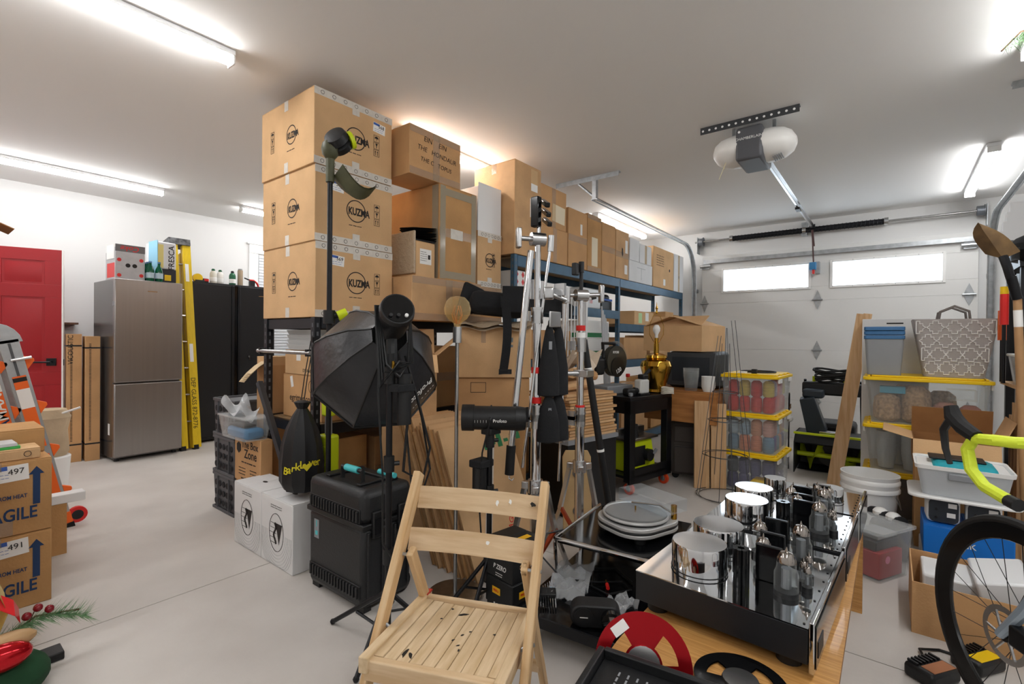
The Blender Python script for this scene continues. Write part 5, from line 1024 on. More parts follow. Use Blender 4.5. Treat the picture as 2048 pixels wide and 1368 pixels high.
tote('bottom large yellow lidded tote behind the white bucket', cb, sb, 0, 0, darkstuff, BG); tote('middle large yellow lidded tote with stacked clear cups', cb, sb, .331, 0, cups, BG); tote('top large yellow lidded tote with wrapped brown bundles', cb, sb, .662, 0, bundles, BG)
TB = .993
t = thing('lidded_bins', 'stack of grey bins with blue lids on the large tote', 'bins', (4.36, .04, TB)); MB().tub(0, .17, .19, .25, .2, .22, .004, r=.02).build('bin', clear('smoky', 'c9cccf', .45, .3), t); b = MB()
for k in range(5): b.cyl((-.05, -.06+.03*k, .01), (-.05, -.06+.03*k+.006, .13-.01*(k % 3)), .006, n=6)
b.build('stored_tools', GREYP, t)['kind'] = 'stuff'
for k in range(3): MB().prism(rrect(.21+.01*(k == 2), .23, .02), .25+.03*k, .277+.03*k).build('blue_lid', mat('lid_blue', '3f6f9e', .4), t, .004)
t = thing('tote_basket', 'grey fabric basket with white lattice pattern on the large tote', 'basket', (4.42, -.325, TB)); GF = mat('basket_grey', 'aca5a1', .85, bump=.2, bscale=250); bw, bt, bh = (.24, .30), (.30, .43), .385
MB().tub(0, *bw, bh, *bt, .006, r=.03).build('body', GF, t)
for z in (.06, .15, .24, .33):
    f = z/bh; hw_ = (bw[1]+(bt[1]-bw[1])*f)/2; xf = -(bw[0]+(bt[0]-bw[0])*f)/2-.002; odd = int(round(z/.09)) % 2
    for k in range(5):
        y = hw_*(-.92+.46*k+(.23 if odd else 0))
        if abs(y) > hw_*.95: continue
        pts = [(-.045, 0), (-.03, .012), (-.03, .025), (-.014, .025), (-.014, .042), (0, .042), (.014, .042), (.014, .025), (.03, .025), (.03, .012), (.045, 0), (.03, -.012), (.03, -.025), (.014, -.025), (.014, -.042), (-.014, -.042), (-.014, -.025), (-.03, -.025), (-.03, -.012)]
        MB().tube([(xf-p[1]*.07, max(-hw_+.012, min(hw_-.012, y+p[0])), z+p[1]) for p in pts], .0032, 4, True).build('lattice_motif', PAPER, t)
for x in (-.1, .1): MB().tube([(x, -.08, bh-.03), (x-.02, -.07, bh+.05), (x-.02, 0, bh+.085), (x-.02, .07, bh+.05), (x, .08, bh-.03)], .008, 6).build('handle', mat('handle_taupe', '77706c', .6), t)
t = thing('white_carton', 'flat white carton standing behind the blue lidded bins', 'box', (4.72, -.02, 0)); bx('body', WC, t, -.045, .045, -.2, .2, 0, 1.40, .004); bx('hand_slot', INK, t, -.046, -.0452, -.05, .05, 1.36, 1.37)
t = thing('wood_plank', 'pair of long pale planks leaning against the large totes', 'plank', (4.93, .35, 0))
for k in range(2): MB().cyl((-.02, .045*k, 0), (-.10, -.2+.045*k, 1.45), .04, n=4).build('plank', PINE, t, .002, Matrix.Diagonal((1, 1, 1, 1)))
# ---- snow blower
t = thing('snow_blower', 'black and lime electric snow blower before the garage door', 'snow blower', (5.42, .43, 0), 0); hs = MB()
prof = [(-.3, .02), (-.3, .30), (-.2, .38), (.05, .38), (.05, .06)]
for y in (-.27, .26): MB().prism([(p[0], p[1]) for p in prof], 0, .01, T(0, y+.01, 0) @ R(90, 'X')).build('side_plate', BLACK, t)
MB().sheet([[(x, -.27, z), (x, .27, z)] for x, z in ((-.3, .30), (-.2, .38), (.05, .38), (.06, .2), (.05, .05), (-.1, .02))], .008).build('housing', BLACK, t)
for s in (-1, 1): MB().sheet([[(-.13+.03*math.cos(a), s*(.03+.21*i/14), .17+.03*math.sin(a)), (-.13+.135*math.cos(a), s*(.03+.21*i/14), .17+.135*math.sin(a))] for i, a in [(i, i*.55) for i in range(15)]], .004).build('auger_blade', LIME, t)
cy('auger_shaft', LIME, t, (-.13, -.26, .17), (-.13, .26, .17), .022); cy('impeller_box', BLACK, t, (-.1, 0, .17), (.05, 0, .17), .1); bx('front_bar', LIME, t, -.31, -.29, -.27, .27, .375, .395, .004); bx('top_light', CHR, t, -.24, -.16, -.08, .08, .38, .41, .01)
MB().frustum(0, .14, .16, .34, .11, .12).build('chute', mat('chute_navy', '2a333b', .4), t, .008, T(-.12, .1, .38) @ R(-14, 'X') @ R(-10, 'Y')); bx('chute_cap', mat('chute_navy'), t, -.2, -.06, .05, .22, .70, .78, .02)
bx('motor_housing', BLACK, t, .05, .42, -.18, .2, .12, .45, .04)
for y in (-.22, .22): cy('wheel', RUB, t, (.3, y-.03, .13), (.3, y+.03, .13), .13, n=22); MB().tube([(.38, y, .2), (.1, y, .6), (.0, y, .86)], .012, 8).build('handle_tube', BLKM, t)
bx('console', BLACK, t, -.06, .1, -.23, .24, .72, .84, .02); cy('lime_knob', LIME, t, (.05, -.1, .84), (.05, -.1, .93), .018); cy('lime_knob', LIME, t, (.03, .15, .84), (.03, .15, .89), .014)
t = thing('cable_coil', 'coil of heavy black cable draped on the snow blower handles', 'cable', (5.42, .43, .845))
for k in range(7): MB().tube([(-.0+.10*math.cos(a+k)*(.7+.05*k), .17*math.sin(a)*(.8+.04*k)-.02, .012+.016*k+.014*math.sin(2*a+k)) for a in [2*PI*i/18 for i in range(18)]], .01, 6, True).build('loop', RUB, t)
t = thing('ball_ornament', 'white ball with a star hanging by the snow blower', 'ornament', (5.3, .76, .0)); MB().ball((0, 0, .48), .03, 14).build('ball', WHT, t); cy('cord', BLACK, t, (0, 0, .5), (0, 0, .72), .003, n=4); MB().prism([(.03*(1 if i % 2 else .4)*math.cos(i*PI/4), .03*(1 if i % 2 else .4)*math.sin(i*PI/4)) for i in range(8)], 0, .01, T(0, 0, .6) @ R(90, 'X')).build('star', mat('star_brown', '7a5c44', .5, metal=.4), t)
bx('hanger_post', BLKM, t, -.006, .006, .0, .012, 0, .73)
# ---- buckets
t = thing('bucket', 'two nested white buckets in front of the large totes', 'bucket', (3.86, .10, 0))
for k, h in ((0, 0), (1, .05)): MB().lathe([(.125, h), (.148, h+.28), (.158, h+.285), (.158, h+.3), (.152, h+.31), (.157, h+.335), (.15, h+.335), (.12, h+.02), (.001, h+.02)], 30).build('pail', WHT, t)
MB().tube([(-.1+.02*i, -.16+.004*(i-5)**2*.3, .28-.02*math.sin(i*.31)*5) for i in range(11)], .003, 5).build('bail_handle', GALV, t)
# ---- right hand stack
t, D = carton('brown carton marked PC under the open carton on the right', 3.78, 4.12, -.50, -.12, 0, .5, 3, tape='T'); text('PC', .04, INK, t, FM('L', D, -.13, .12), .01)
t = thing('open_carton', 'open brown carton with four spread flaps above the clear white bin', 'box', (3.97, -.30, .502), 0); MB().tub(0, .32, .38, .14, .32, .38, .005).build('body', KIN, t)
MB().box(-.005, 0, -.19, .19, 0, .17).build('flap', KIN, t, 0, T(.16, 0, .14) @ R(-12, 'Y')); MB().box(-.16, .16, 0, .005, 0, .15).build('flap', KR[0], t, 0, T(0, .19, .14) @ R(-75, 'X')); MB().box(-.16, .16, -.005, 0, 0, .15).build('flap', KR[2], t, 0, T(0, -.19, .14) @ R(22, 'X')); MB().box(0, .005, -.19, .19, -.12, 0).build('flap', KR[0], t, 0, T(-.165, 0, .14) @ R(20, 'Y'))
bx('white_storage_box', WHTM, None, 3.38, 3.74, -.5, -.14, 0, .10, .01); tag(bpy.data.objects['white_storage_box'], 'low white plastic box under the bright blue carton', 'box')
bb_, D = carton('bright blue carton with white lettering under two small speakers', 3.385, 3.72, -.49, -.145, .101, .26, mm=mat('carton_blue', '1273cf', .45), tape=''); text('LINK', .04, PAPER, bb_, FM('L', D, -.01, -.0), .01)
def speaker(lab, y, rz):
    t = thing('small_speaker', lab, 'speaker', (3.50, y, .262), rz, 'small white speakers'); bx('cabinet', WHT, t, -.07, .07, -.068, .068, 0, .135, .02); MB().prism(rrect(.122, .12, .025), 0, .004).build('rear_panel', mat('panel_dark', '2b3138', .5), t, .001, T(-.0705, 0, .068) @ R(-90, 'Y'))
    for y2, z in ((-.03, .1), (-.025, .05)): bx('rating_label', PAPER, t, -.0755, -.0748, y2-.022, y2+.012, z-.012, z+.012)
    for z in (.03, .075): cy('terminal', BLACK, t, (-.0745, .03, z), (-.08, .03, z), .006)
speaker('left small white speaker with dark rear panel on the blue carton', -.225, 2); speaker('right small white speaker with dark rear panel on the blue carton', -.385, -3)
t = thing('clear_bin', 'clear white storage bin holding a teal item on the small speakers', 'bin', (3.54, -.30, .398)); MB().prism(rrect(.36, .44, .05), 0, .014).build('white_lid', WHT, t, .004); MB().tub(.015, .28, .32, .165, .32, .37, .004, r=.025).build('bin', clear('frosted_bin', 'e9edf0', .5, .3), t); MB().tub(.155, .33, .385, .175, .335, .39, .008, r=.03).build('rim', WHT, t); bx('handle', GREYP, t, -.172, -.155, -.06, .06, .11, .145, .005); bx('teal_item', mat('teal_cloth', '199aa8', .6, bump=.4, bscale=25), t, -.12, .12, -.14, .12, .1, .185, .03); bx('black_item', BLACK, t, -.02, .12, -.1, .13, .186, .195, .004)
t = thing('checked_cloth', 'black and white checked cloth piled beside the bucket', 'cloth', (3.52, .0, 0)); bx('black_bag', BLKF, t, -.1, .08, -.09, .09, 0, .2, .04)
for k in range(5): MB().ball((-.04+.03*k, -.05+.03*k, .215+.01*(k % 2)), .04, 10, (1.2, 1, .7)).build('cloth_fold', PAPER if k % 2 else BLKF, t)
t = thing('clear_bin', 'small clear bin with red and dark boxes on the floor by the table', 'bin', (3.22, .06, 0), -28); MB().tub(0, .25, .19, .26, .28, .23, .004, r=.02).build('bin', CLR, t); bx('red_box', mat('box_red', 'a8242c', .5), t, -.1, .1, -.08, .08, .008, .14, .003); cy('pink_sticker', mat('pink', 'ec7fa0', .5), t, (-.03, -.0812, .1), (-.03, -.0825, .1), .02); bx('dark_binder', mat('binder', '33343a', .5), t, -.09, .1, -.06, .06, .145, .19, .004, ); bx('grey_binder', GREYP, t, -.06, .11, -.05, .07, .192, .215, .004); MB().tub(.25, .3, .25, .262, .3, .25, .012, r=.02).build('rim', CLR, t)
t = thing('cable_coil', 'coil of white cable on the floor beside the clear bin', 'cable', (3.17, -.145, 0))
for k in range(4): MB().tube([(.035*math.cos(a), .045*math.sin(a), .006+.012*k+.003*math.sin(3*a)) for a in [2*PI*i/14 for i in range(14)]], .005, 5, True).build('loop', WHT, t)
t = thing('open_carton', 'low open brown carton on the floor behind the bicycle wheel', 'box', (2.86, -.32, 0), 0); MB().tub(0, .42, .48, .215, .42, .48, .005).build('body', KR[1], t); bx('white_panel', WHTM, t, -.12, .18, -.2, -.02, .1, .24, .01, M=R(-14, 'X')); bx('white_panel', WHTM, t, -.05, .19, .0, .2, .02, .2, .01); bx('grey_item', mat('item_slate', '4b5a68', .6), t, -.19, -.08, .05, .2, .02, .13, .02); bx('black_item', BLACK, t, -.17, -.05, -.18, -.02, .02, .18, .02)
def charger(lab, x, y, rz, m):
    t = thing('battery_charger', lab, 'charger', (x, y, 0), rz, 'battery chargers on the floor'); bx('body', BLACK, t, -.075, .075, -.05, .05, 0, .05, .012)
    for k in range(7): bx('vent_rib', BLKM, t, -.06+.018*k, -.052+.018*k, .01, .045, .05, .058)
    bx('sticker', m, t, -.05, .06, -.04, .005, .05, .0515); return t
t = charger('black charger with a faded orange label on the floor', 2.33, -.13, -35, mat('faded_orange', 'b5754d', .6)); MB().tube([(.05, .05, .02), (.12, .12, .012), (.2, .1, .006), (.25, .02, .006), (.3, .0, .02)], .005, 6).build('cord', BLACK, t)
charger('black and yellow charger behind the bicycle wheel', 2.52, -.27, -35, YEL)
# ---- rack with tools at the right edge
t = thing('tool_rack', 'wooden bench end with pine boards at the right edge', 'rack', (3.96, -.70, 0)); PB = PINE
for k in range(3): bx('upright_board', PB, t, -.12+.09*k, -.05+.09*k, .12, .145, 0, .96-.08*k, .002)
for z in (.35, .6): bx('cross_board', PB, t, -.14, .3, .09, .118, z, z+.14, .002)
bx('rack_shelf', PB, t, -.15, .4, -.35, .15, .965, .985); bx('steel_frame', BLKM, t, .36, .4, -.35, -.31, 0, 1.66); bx('steel_frame', BLKM, t, .36, .4, .09, .13, 0, 1.66); bx('steel_frame', BLKM, t, -.02, .02, -.35, -.31, .985, 1.66); bx('steel_frame', BLKM, t, .02, .05, .09, .12, .985, 1.66); bx('upper_shelf', BLKM, t, -.02, .4, -.35, .13, 1.66, 1.68)
t = thing('clear_bin', 'clear bin with a green 4.5L label at the right edge', 'bin', (3.93, -.64, .987)); MB().tub(0, .2, .16, .16, .23, .2, .003, r=.02).build('bin', CLR, t); bx('lid', WHT, t, -.12, .12, -.105, .105, .16, .175, .004); bx('label_card', mat('label_green', 'b9c98a', .6), t, -.1215, -.1202, -.1, .1, .176, .225); text('4.5L', .035, GREEN, t, T(-.1218, .04, .2) @ R(-90) @ R(90, 'X'), .01); bx('contents', mat('contents_pink', '8a5a62', .7), t, -.08, .08, -.06, .06, .004, .1, .02)
t = thing('shovel', 'old pointed shovel leaning with its brown blade up at the right', 'shovel', (3.72, -.53, 0)); DIRT = mat('rusty_blade', '8d6f48', .7, var=.6, scale=9, col2='5f4a33'); cy('handle', mat('shovel_wood', 'b98e62', .6, var=.2), t, (.04, -.06, .0), (.0, .0, 1.47), .018); cy('socket', BLKM, t, (.0, .0, 1.46), (-.03, .03, 1.58), .022); MB().tube([(-.03, .03, 1.57), (-.04, .045, 1.63), (-.03, .06, 1.69)], .02, 8).build('neck', BLKM, t); cy('paint_band', PAPER, t, (.0045, -.007, 1.31), (.002, -.003, 1.4), .0187)
MB().sheet([[(-.03-.095*i/7+.012*abs(j-2), .06+.11*i/7+(j-2)*.042*math.cos(PI/2*(i/7)**2)*.8, 1.68+.19*i/7+.018*abs(j-2)*(1-i/7)) for j in range(5)] for i in range(8)], .004).build('blade', DIRT, t)
t = thing('white_moulding', 'stack of white crown moulding pieces behind the shovel', 'moulding', (4.95, -.80, 0)); bx('support', BLKM, t, -.1, .3, -.2, .1, 0, 1.95)
for k in range(4): MB().prism([(0, 0), (.1, 0), (.1, .02), (.07, .03), (.05, .06), (.03, .07), (0, .07)], -.2, .12, T(-.08+.02*k, -.02*k, 1.95+.07*k) @ R(90, 'X') ).build('moulding_piece', WHTM, t)
t = thing('black_gear_bag', 'black gear bag lying on the upper rack shelf at the right edge', 'bag', (4.02, -.66, 1.681)); MB().ball((0, 0, .09), .12, 14, (1.2, 1.1, .72)).build('bag', BLKF, t); MB().sheet([[(-.14+.05*i, .1+.03*math.sin(i), .02+.03*j) for j in range(3)] for i in range(6)], .01).build('flap', BLACK, t)
for lab, x, y, z1, m in (('red handled tool hanging in the rack at the right', 4.02, -.52, 1.45, RED), ('yellow handled tool in the rack behind the shovel', 4.1, -.53, 1.5, YEL), ('orange handled tool in the rack behind the shovel', 4.16, -.53, 1.36, ORG)):
    t = thing('hand_tool', lab, 'tool', (x, y, .987), 0, 'tools in the rack'); cy('shaft', BLKM, t, (0, 0, 0), (0, 0, z1-.987-.1), .009); cy('grip', m, t, (0, 0, z1-.987-.12), (.0, .0, z1-.987+.06), .02)
t = thing('pine_garland', 'green pine garland hanging from the ceiling at the upper right', 'decoration', (3.30, -.45, H)); b = MB(); rnd = random.Random(9)
MB().tube([(.1, -.1, -.001), (.02, -.02, -.04), (-.03, .05, -.13)], .004, 5).build('stem', mat('twig'), t)
for k in range(500):
    s = rnd.random(); p = Vector((.1-.14*s, -.12+.19*s*rnd.random(), -.01-.12*s*s)); d_ = Vector((rnd.uniform(-1, .6), rnd.uniform(-1, 1), rnd.uniform(-1, .15))).normalized()*rnd.uniform(.03, .06); n_ = d_.orthogonal().normalized()*.0015
    if p.z+d_.z > -.004: continue
    b.add([p-n_, p+n_, p+d_], [(0, 1, 2)])
b.build('needles', NEED, t)['kind'] = 'stuff'
# ================================================================== BICYCLE
t = thing('bicycle', 'road bicycle with yellow bar tape and disc brake at the right edge', 'bicycle', (2.08, -.315, 0), 30)
# local x points forward, y to the bicycle's left, wheel centre at (0,0,.345)
TY = mat('tyre', '1a1a1b', .6); RIM = mat('carbon_rim', '101113', .25); HZ = .345; Wr = 48
def ring(r, rt, m, n): return MB().tube([(r*math.cos(2*PI*i/Wr), 0, HZ+r*math.sin(2*PI*i/Wr)) for i in range(Wr)], rt, 8, True).build(n, m, t)
ring(.331, .0145, TY, 'tyre')
rows = []
for r, y in ((.322, -.012), (.322, .012), (.275, .006), (.272, 0), (.275, -.006), (.322, -.012)): rows.append([(r*math.cos(2*PI*i/Wr), y, HZ+r*math.sin(2*PI*i/Wr)) for i in range(Wr+1)])
MB().sheet(rows).build('rim', RIM, t)
for k in range(24): a = 2*PI*k/24; s = 1 if k % 2 else -1; a2 = a+(.9 if k % 4 < 2 else -.9); cy('spoke', BLACK, t, (.02*math.cos(a2), .03*s, HZ+.02*math.sin(a2)), (.273*math.cos(a), 0, HZ+.273*math.sin(a)), .0011, n=4)
cy('hub', BLKM, t, (0, -.045, HZ), (0, .045, HZ), .02, n=16)
b = MB(); rr = [(.080, .065)]; n = 48
b.sheet([[(r*math.cos(2*PI*i/n), .042, HZ+r*math.sin(2*PI*i/n)) for i in range(n+1)] for r in (.082, .064)]); 
for k in range(6): a = k*PI/3; b.cyl((.018*math.cos(a-.4), .042, HZ+.018*math.sin(a-.4)), (.068*math.cos(a), .042, HZ+.068*math.sin(a)), .004, n=4)
b.build('brake_rotor', CAST, t)
FRK = mat('frame_silver_blue', 'a9b8c6', .3, metal=.4)
for s in (-1, 1): MB().tube([(.0, .056*s, HZ), (-.075, .052*s, HZ+.11), (-.21, .032*s, HZ+.39)], [.013, .017, .02], 10).build('fork_blade', FRK, t)
MB().tube([(-.21, 0, .735), (-.235, 0, .80), (-.275, 0, .91)], .026, 12).build('head_tube', FRK, t); MB().tube([(-.215, 0, .745), (-.40, 0, .52), (-.62, 0, .28)], .027, 10).build('down_tube', FRK, t); MB().tube([(-.26, 0, .88), (-.45, 0, .84), (-.72, 0, .80)], .021, 10).build('top_tube', FRK, t); bx('caliper', BLKM, t, -.11, -.05, .034, .075, HZ+.0, HZ+.06, .006)
cy('seat_tube', FRK, t, (-.62, 0, .28), (-.75, 0, .82), .018); ring2 = MB().tube([(-1.0+.331*math.cos(2*PI*i/36), 0, HZ+.331*math.sin(2*PI*i/36)) for i in range(36)], .0145, 6, True).build('rear_tyre', TY, t); cy('chain_stay', FRK, t, (-.62, 0, .28), (-1.0, .04, HZ), .011); cy('seat_stay', FRK, t, (-.73, 0, .78), (-1.0, .04, HZ), .009)
MB().tube([(-.275, 0, .91), (-.22, 0, .945), (-.19, 0, .955)], .016, 10).build('stem', BLKM, t)
BT = mat('yellow_bar_tape', 'd9ea3a', .55, bump=.3, bscale=60)
KX = -.13
for s in (1, -1):
    BX_ = T(KX, 0, 0); MB().tube([(-.06, 0, .955), (-.06, .1*s, .957), (-.055, .17*s, .957), (-.03, .195*s, .957), (.03, .205*s, .95), (.05, .207*s, .915), (.03, .21*s, .86), (-.02, .213*s, .828), (-.10, .216*s, .815)], .0155, 10).build('bar_tape', BT, t, 0, BX_); cy('bar_plug', BLACK, t, (-.10, .216*s, .815), (-.13, .217*s, .812), .0165, M=BX_)
    h = MB().tube([(.02, .205*s, .955), (.07, .207*s, .975), (.105, .207*s, 1.0), (.115, .207*s, 1.03)], [.019, .021, .022, .017], 10).build('brake_hood', RUB, t, 0, BX_); MB().tube([(.11, .207*s, 1.0), (.14, .209*s, .955), (.125, .213*s, .9), (.10, .217*s, .86)], [.011, .011, .009, .007], 8).build('brake_lever', BLACK, h)
# ================================================================== FOREGROUND TABLE AND AMPLIFIERS
OAK = mat('oak_veneer', 'cf9c5c', .4, var=.5, scale=12, stretch=(14, .6, 14), col2='b37f42', coat=.2, detail=6); OAKE = mat('oak_edge', 'a5713f', .5, var=.4, scale=20)
t = thing('waterfall_table', 'bent oak veneer table carrying the tube amplifiers', 'table', (1.90, .335, 0), 0); tw = .245
def prof(x0, x1, z, r, n=6):
    p = [(x0, 0), (x0, z-r)] + [(x0+r-r*math.cos(PI/2*i/n), z-r+r*math.sin(PI/2*i/n)) for i in range(1, n+1)] + [(x1-r+r*math.sin(PI/2*i/n), z-r+r*math.cos(PI/2*i/n)) for i in range(n+1)] + [(x1, 0)]
    return p
o_, i_ = prof(-.80, .80, .40, .12), prof(-.782, .782, .382, .102); b = MB(); n = len(o_)
for s in (-tw, tw): pass
b.sheet([[(x, -tw, z), (x, tw, z)] for x, z in o_]); b.sheet([[(x, -tw, z), (x, tw, z)] for x, z in i_]); b.build('bent_top', OAK, t, ang=60)
for s in (-tw, tw): MB().sheet([[(o_[k][0], s, o_[k][1]) for k in range(n)], [(i_[k][0], s, i_[k][1]) for k in range(n)]]).build('ply_edge', OAKE, t)
MIR = mat('mirror_plate', 'd2d4d6', .05, metal=1); TGL = clear('tube_glass', 'f4f6f6', .04, .02); GET = mat('getter', 'a39c96', .12, metal=1)
AMPB = mat('amp_black', '1c1e22', .45, bump=.05, bscale=300)
def valve(t, x, y, z0, r, h, nm='vacuum_tube'):
    v = MB().lathe([(r, z0+.012), (r*1.02, z0+.02), (r*1.02, z0+h*.5), (r*.82, z0+h*.62), (r*.8, z0+h*.85), (r*.5, z0+h*.97), (.002, z0+h)], 18, T(x, y, 0)).build(nm, TGL, t)
    MB().cyl((x, y, z0), (x, y, z0+.014), r*1.05, n=16).build('tube_base', BLACK, v); MB().cyl((x, y, z0+.02), (x, y, z0+h*.62), r*.45, n=10).build('anode', mat('anode_grey', '8a8c90', .4, metal=.8), v); MB().lathe([(r*.83, z0+h*.76), (r*.8, z0+h*.86), (r*.5, z0+h*.975), (.002, z0+h*1.005)], 18, T(x, y, 0)).build('getter_flash', GET, v); cy('tip', GET, v, (x, y, z0+h), (x, y, z0+h+.012), .004, .001, n=8)
def amp(lab, cx, cy_, w_, d_, rz, cans, kind):
    t = thing('tube_amplifier', lab, 'amplifier', (cx, cy_, .401), rz, 'tube amplifiers on the oak table'); zt = .119
    bx('chassis', AMPB, t, -w_/2, w_/2, -d_/2, d_/2, .03, zt-.003, .002); bx('top_plate', MIR, t, -w_/2, w_/2, -d_/2, d_/2, zt-.003, zt)
    bx('faceplate', MIR, t, -w_/2-.004, w_/2+.004, -d_/2-.014, -d_/2-.002, .012, zt+.02, .003); bx('face_panel', BLACKG, t, -w_/2+.01, w_/2-.01, -d_/2-.0165, -d_/2-.0142, .02, zt+.005, .002)
    for x in (-w_/2+.05, w_/2-.05):
        for y in (-d_/2+.05, d_/2-.05): cy('foot', BLACK, t, (x, y, 0), (x, y, .031), .03, n=20)
    for k, (x, y, r, h) in enumerate(cans): c = MB().lathe([(r, zt), (r, zt+h-.006), (r*.97, zt+h), (.001, zt+h)], 36, T(x, y, 0)).build('transformer_can', CHR, t, ang=50); MB().tube([(x+r*1.01*math.cos(a), y+r*1.01*math.sin(a), zt+.006) for a in [2*PI*i/28 for i in range(28)]], .0015, 4, True).build('can_gasket', RUB, c)
    for k in range(8): x = -w_/2+.02+(w_-.04)*k/7; cy('plate_screw', BLKM, t, (x, -d_/2+.012, zt), (x, -d_/2+.012, zt+.002), .003, n=8)
    if kind < 2:
        s = w_/.53; X_ = lambda v: v*s
        cl = MB()
        for k in range(8): a = 2*PI*k/8; cl.cyl((X_(-.13)+.016*math.cos(a), -.035+.016*math.sin(a), zt), (X_(-.13)+.016*math.cos(a), -.035+.016*math.sin(a), zt+.1), .0075, n=8)
        cl.build('ribbed_choke', BLACKG, t)['kind'] = 'stuff'
        valve(t, X_(-.12), -.15, zt, .030, .12); valve(t, X_(-.03), -.07, zt, .026, .11); valve(t, X_(.13), -.14, zt, .030, .12); valve(t, X_(.10), -.03, zt, .026, .11)
        for x, y in ((-.06, -.19), (-.03, -.175), (.02, -.18)): valve(t, X_(x), y, zt, .013, .07)
        for x, y in ((-.07, -.095), (.04, -.08), (.18, -.06)): bx('black_stand', BLACKG, t, X_(x)-.008, X_(x)+.008, y-.035, y+.035, zt, zt+.105, .003)
        bx('meter_slot', BLACK, t, -w_/2+.03, -w_/2+.1, -d_/2-.018, -d_/2-.0166, .04, .08)
    else:
        mh = MB()
        for k in range(22):
            for j in range(10): mh.cyl((-.09+.0085*k, -.02+.0085*j, zt), (-.09+.0085*k, -.02+.0085*j, zt+.0012), .0032, n=5)
        mh.build('vent_mesh', BLACK, t)['kind'] = 'stuff'
        for x, y in ((-.15, .0), (-.13, -.05), (-.14, -.10), (-.1, -.13), (-.08, -.08)): valve(t, x, y, zt, .016, .075)
        bx('black_stand', BLACKG, t, -.06, -.04, -.12, -.06, zt, zt+.07, .003)
amp('nearest mirror topped tube amplifier on the oak table', 1.65, .365, .53, .455, -3, ((-.13, .085, .08, .085), (.06, .09, .08, .085)), 0)
amp('middle mirror topped tube amplifier on the oak table', 2.165, .345, .42, .455, -2, ((-.11, .09, .078, .085), (.08, .11, .074, .085)), 1)
amp('farthest tube amplifier with perforated rear plate', 2.575, .325, .35, .45, -2, ((-.06, .09, .045, .07), (-.02, -.12, .05, .06)), 2)
# ---- reels and vented component
def reel(lab, M_, m, r=.133):
    t = thing('tape_reel', lab, 'tape reel', (0, 0, 0), 0, 'tape reels'); t.matrix_world = M_; b = MB(); n = 48
    for z in (0, .003): b.sheet([[(r*math.cos(2*PI*i/n), r*math.sin(2*PI*i/n), z) for i in range(n+1)], [(r*.72*math.cos(2*PI*i/n), r*.72*math.sin(2*PI*i/n), z) for i in range(n+1)]]); b.sheet([[(r*.4*math.cos(2*PI*i/n), r*.4*math.sin(2*PI*i/n), z) for i in range(n+1)], [(r*.12*math.cos(2*PI*i/n), r*.12*math.sin(2*PI*i/n), z) for i in range(n+1)]])
    b.sheet([[(r*math.cos(2*PI*i/n), r*math.sin(2*PI*i/n), z) for i in range(n+1)] for z in (0, .003)]); b.build('flange', m, t)
    for k in range(3): MB().sheet([[(q*math.cos(a), q*math.sin(a), .0031) for q in (r*.38, r*.74)] for a in [k*2*PI/3+.62*(i-2)/2 for i in range(5)]], .003).build('flange_spoke', m, t)
    cy('hub', CAST, t, (0, 0, -.006), (0, 0, .008), .04, n=20); return t
REDM = mat('anodised_red', 'a3121b', .22, metal=.7)
t = reel('red metal tape reel leaning at the near end of the oak table', T(1.097, .455, .45) @ R(25) @ R(-66, 'Y'), REDM, .112); sticker_ = MB().box(-.02, .02, -.012, .012, 0, .001).build('label', PAPER, t, 0, T(.07, .055, .0042) @ R(-50))
reel('black tape reel lying at the near end of the oak table', T(1.25, .275, .405) @ R(20), BLACKG, .105)
t = thing('vented_component', 'black audio component with slotted top at the bottom edge', 'audio component', (.918, .30, 0), 8); bx('plinth', BLACK, t, -.1, .1, -.17, .17, 0, .38, .004); bx('chassis', BLACK, t, -.125, .125, -.2, .2, .381, .485, .003); bx('side_rail', BLACK, t, -.135, .135, .2, .215, .381, .505, .003); bx('side_rail', BLACK, t, .125, .14, -.2, .2, .381, .505, .003); b = MB()
for k in range(9):
    for j in range(16): b.box(-.07+.019*k, -.057+.019*k, -.15+.02*j, -.146+.02*j, .4851, .4858)
b.build('vent_slots', mat('slot_pale', '8d8f92', .5), t)['kind'] = 'stuff'; bx('white_label', PAPER, t, -.12, -.085, -.06, .06, .4851, .486)
# ---- low cart with turntable
t = thing('low_trolley', 'low black two tier trolley with chrome tube frame', 'trolley', (2.03, .985, 0), 6); bx('lower_shelf', BLACKG, t, -.47, .47, -.24, .26, .10, .125, .003); bx('upper_shelf', BLACKG, t, -.08, .47, -.24, .25, .265, .285, .003); bx('shelf_lip', BLKM, t, -.475, -.465, -.24, .26, .1, .14)
MB().tube([(-.075, .255, .125), (-.095, .255, .27), (-.095, .25, .292), (-.095, -.23, .292), (-.075, -.245, .27), (-.075, -.245, .125)], .009, 8).build('chrome_frame', CHR, t); MB().tube([(-.09, .258, .288), (.47, .258, .288)], .008, 8).build('chrome_rail', CHR, t)
for x in (-.44, .44):
    for y in (-.21, .23): cy('leg', CHR, t, (x, y, .02), (x, y, .1), .014); cy('leg_tip', RUB, t, (x, y, 0), (x, y, .025), .017)
for y in (-.23, .245): cy('rear_post', CHR, t, (.45, y, .125), (.45, y, .265), .01)
t = thing('turntable', 'silver round turntable with clear acrylic lid on the low trolley', 'turntable', (2.25, .97, .286), -20); SLV = mat('turntable_silver', 'c4c4c3', .35, metal=.3); prof_ = rrect(.36, .32, .12, 8)
for z0, z1, m in ((.028, .046, SLV), (.046, .056, BLACK), (.056, .074, SLV)): MB().prism([(x, y) for x, y in prof_], z0, z1).build('plinth_layer', m, t, .004)
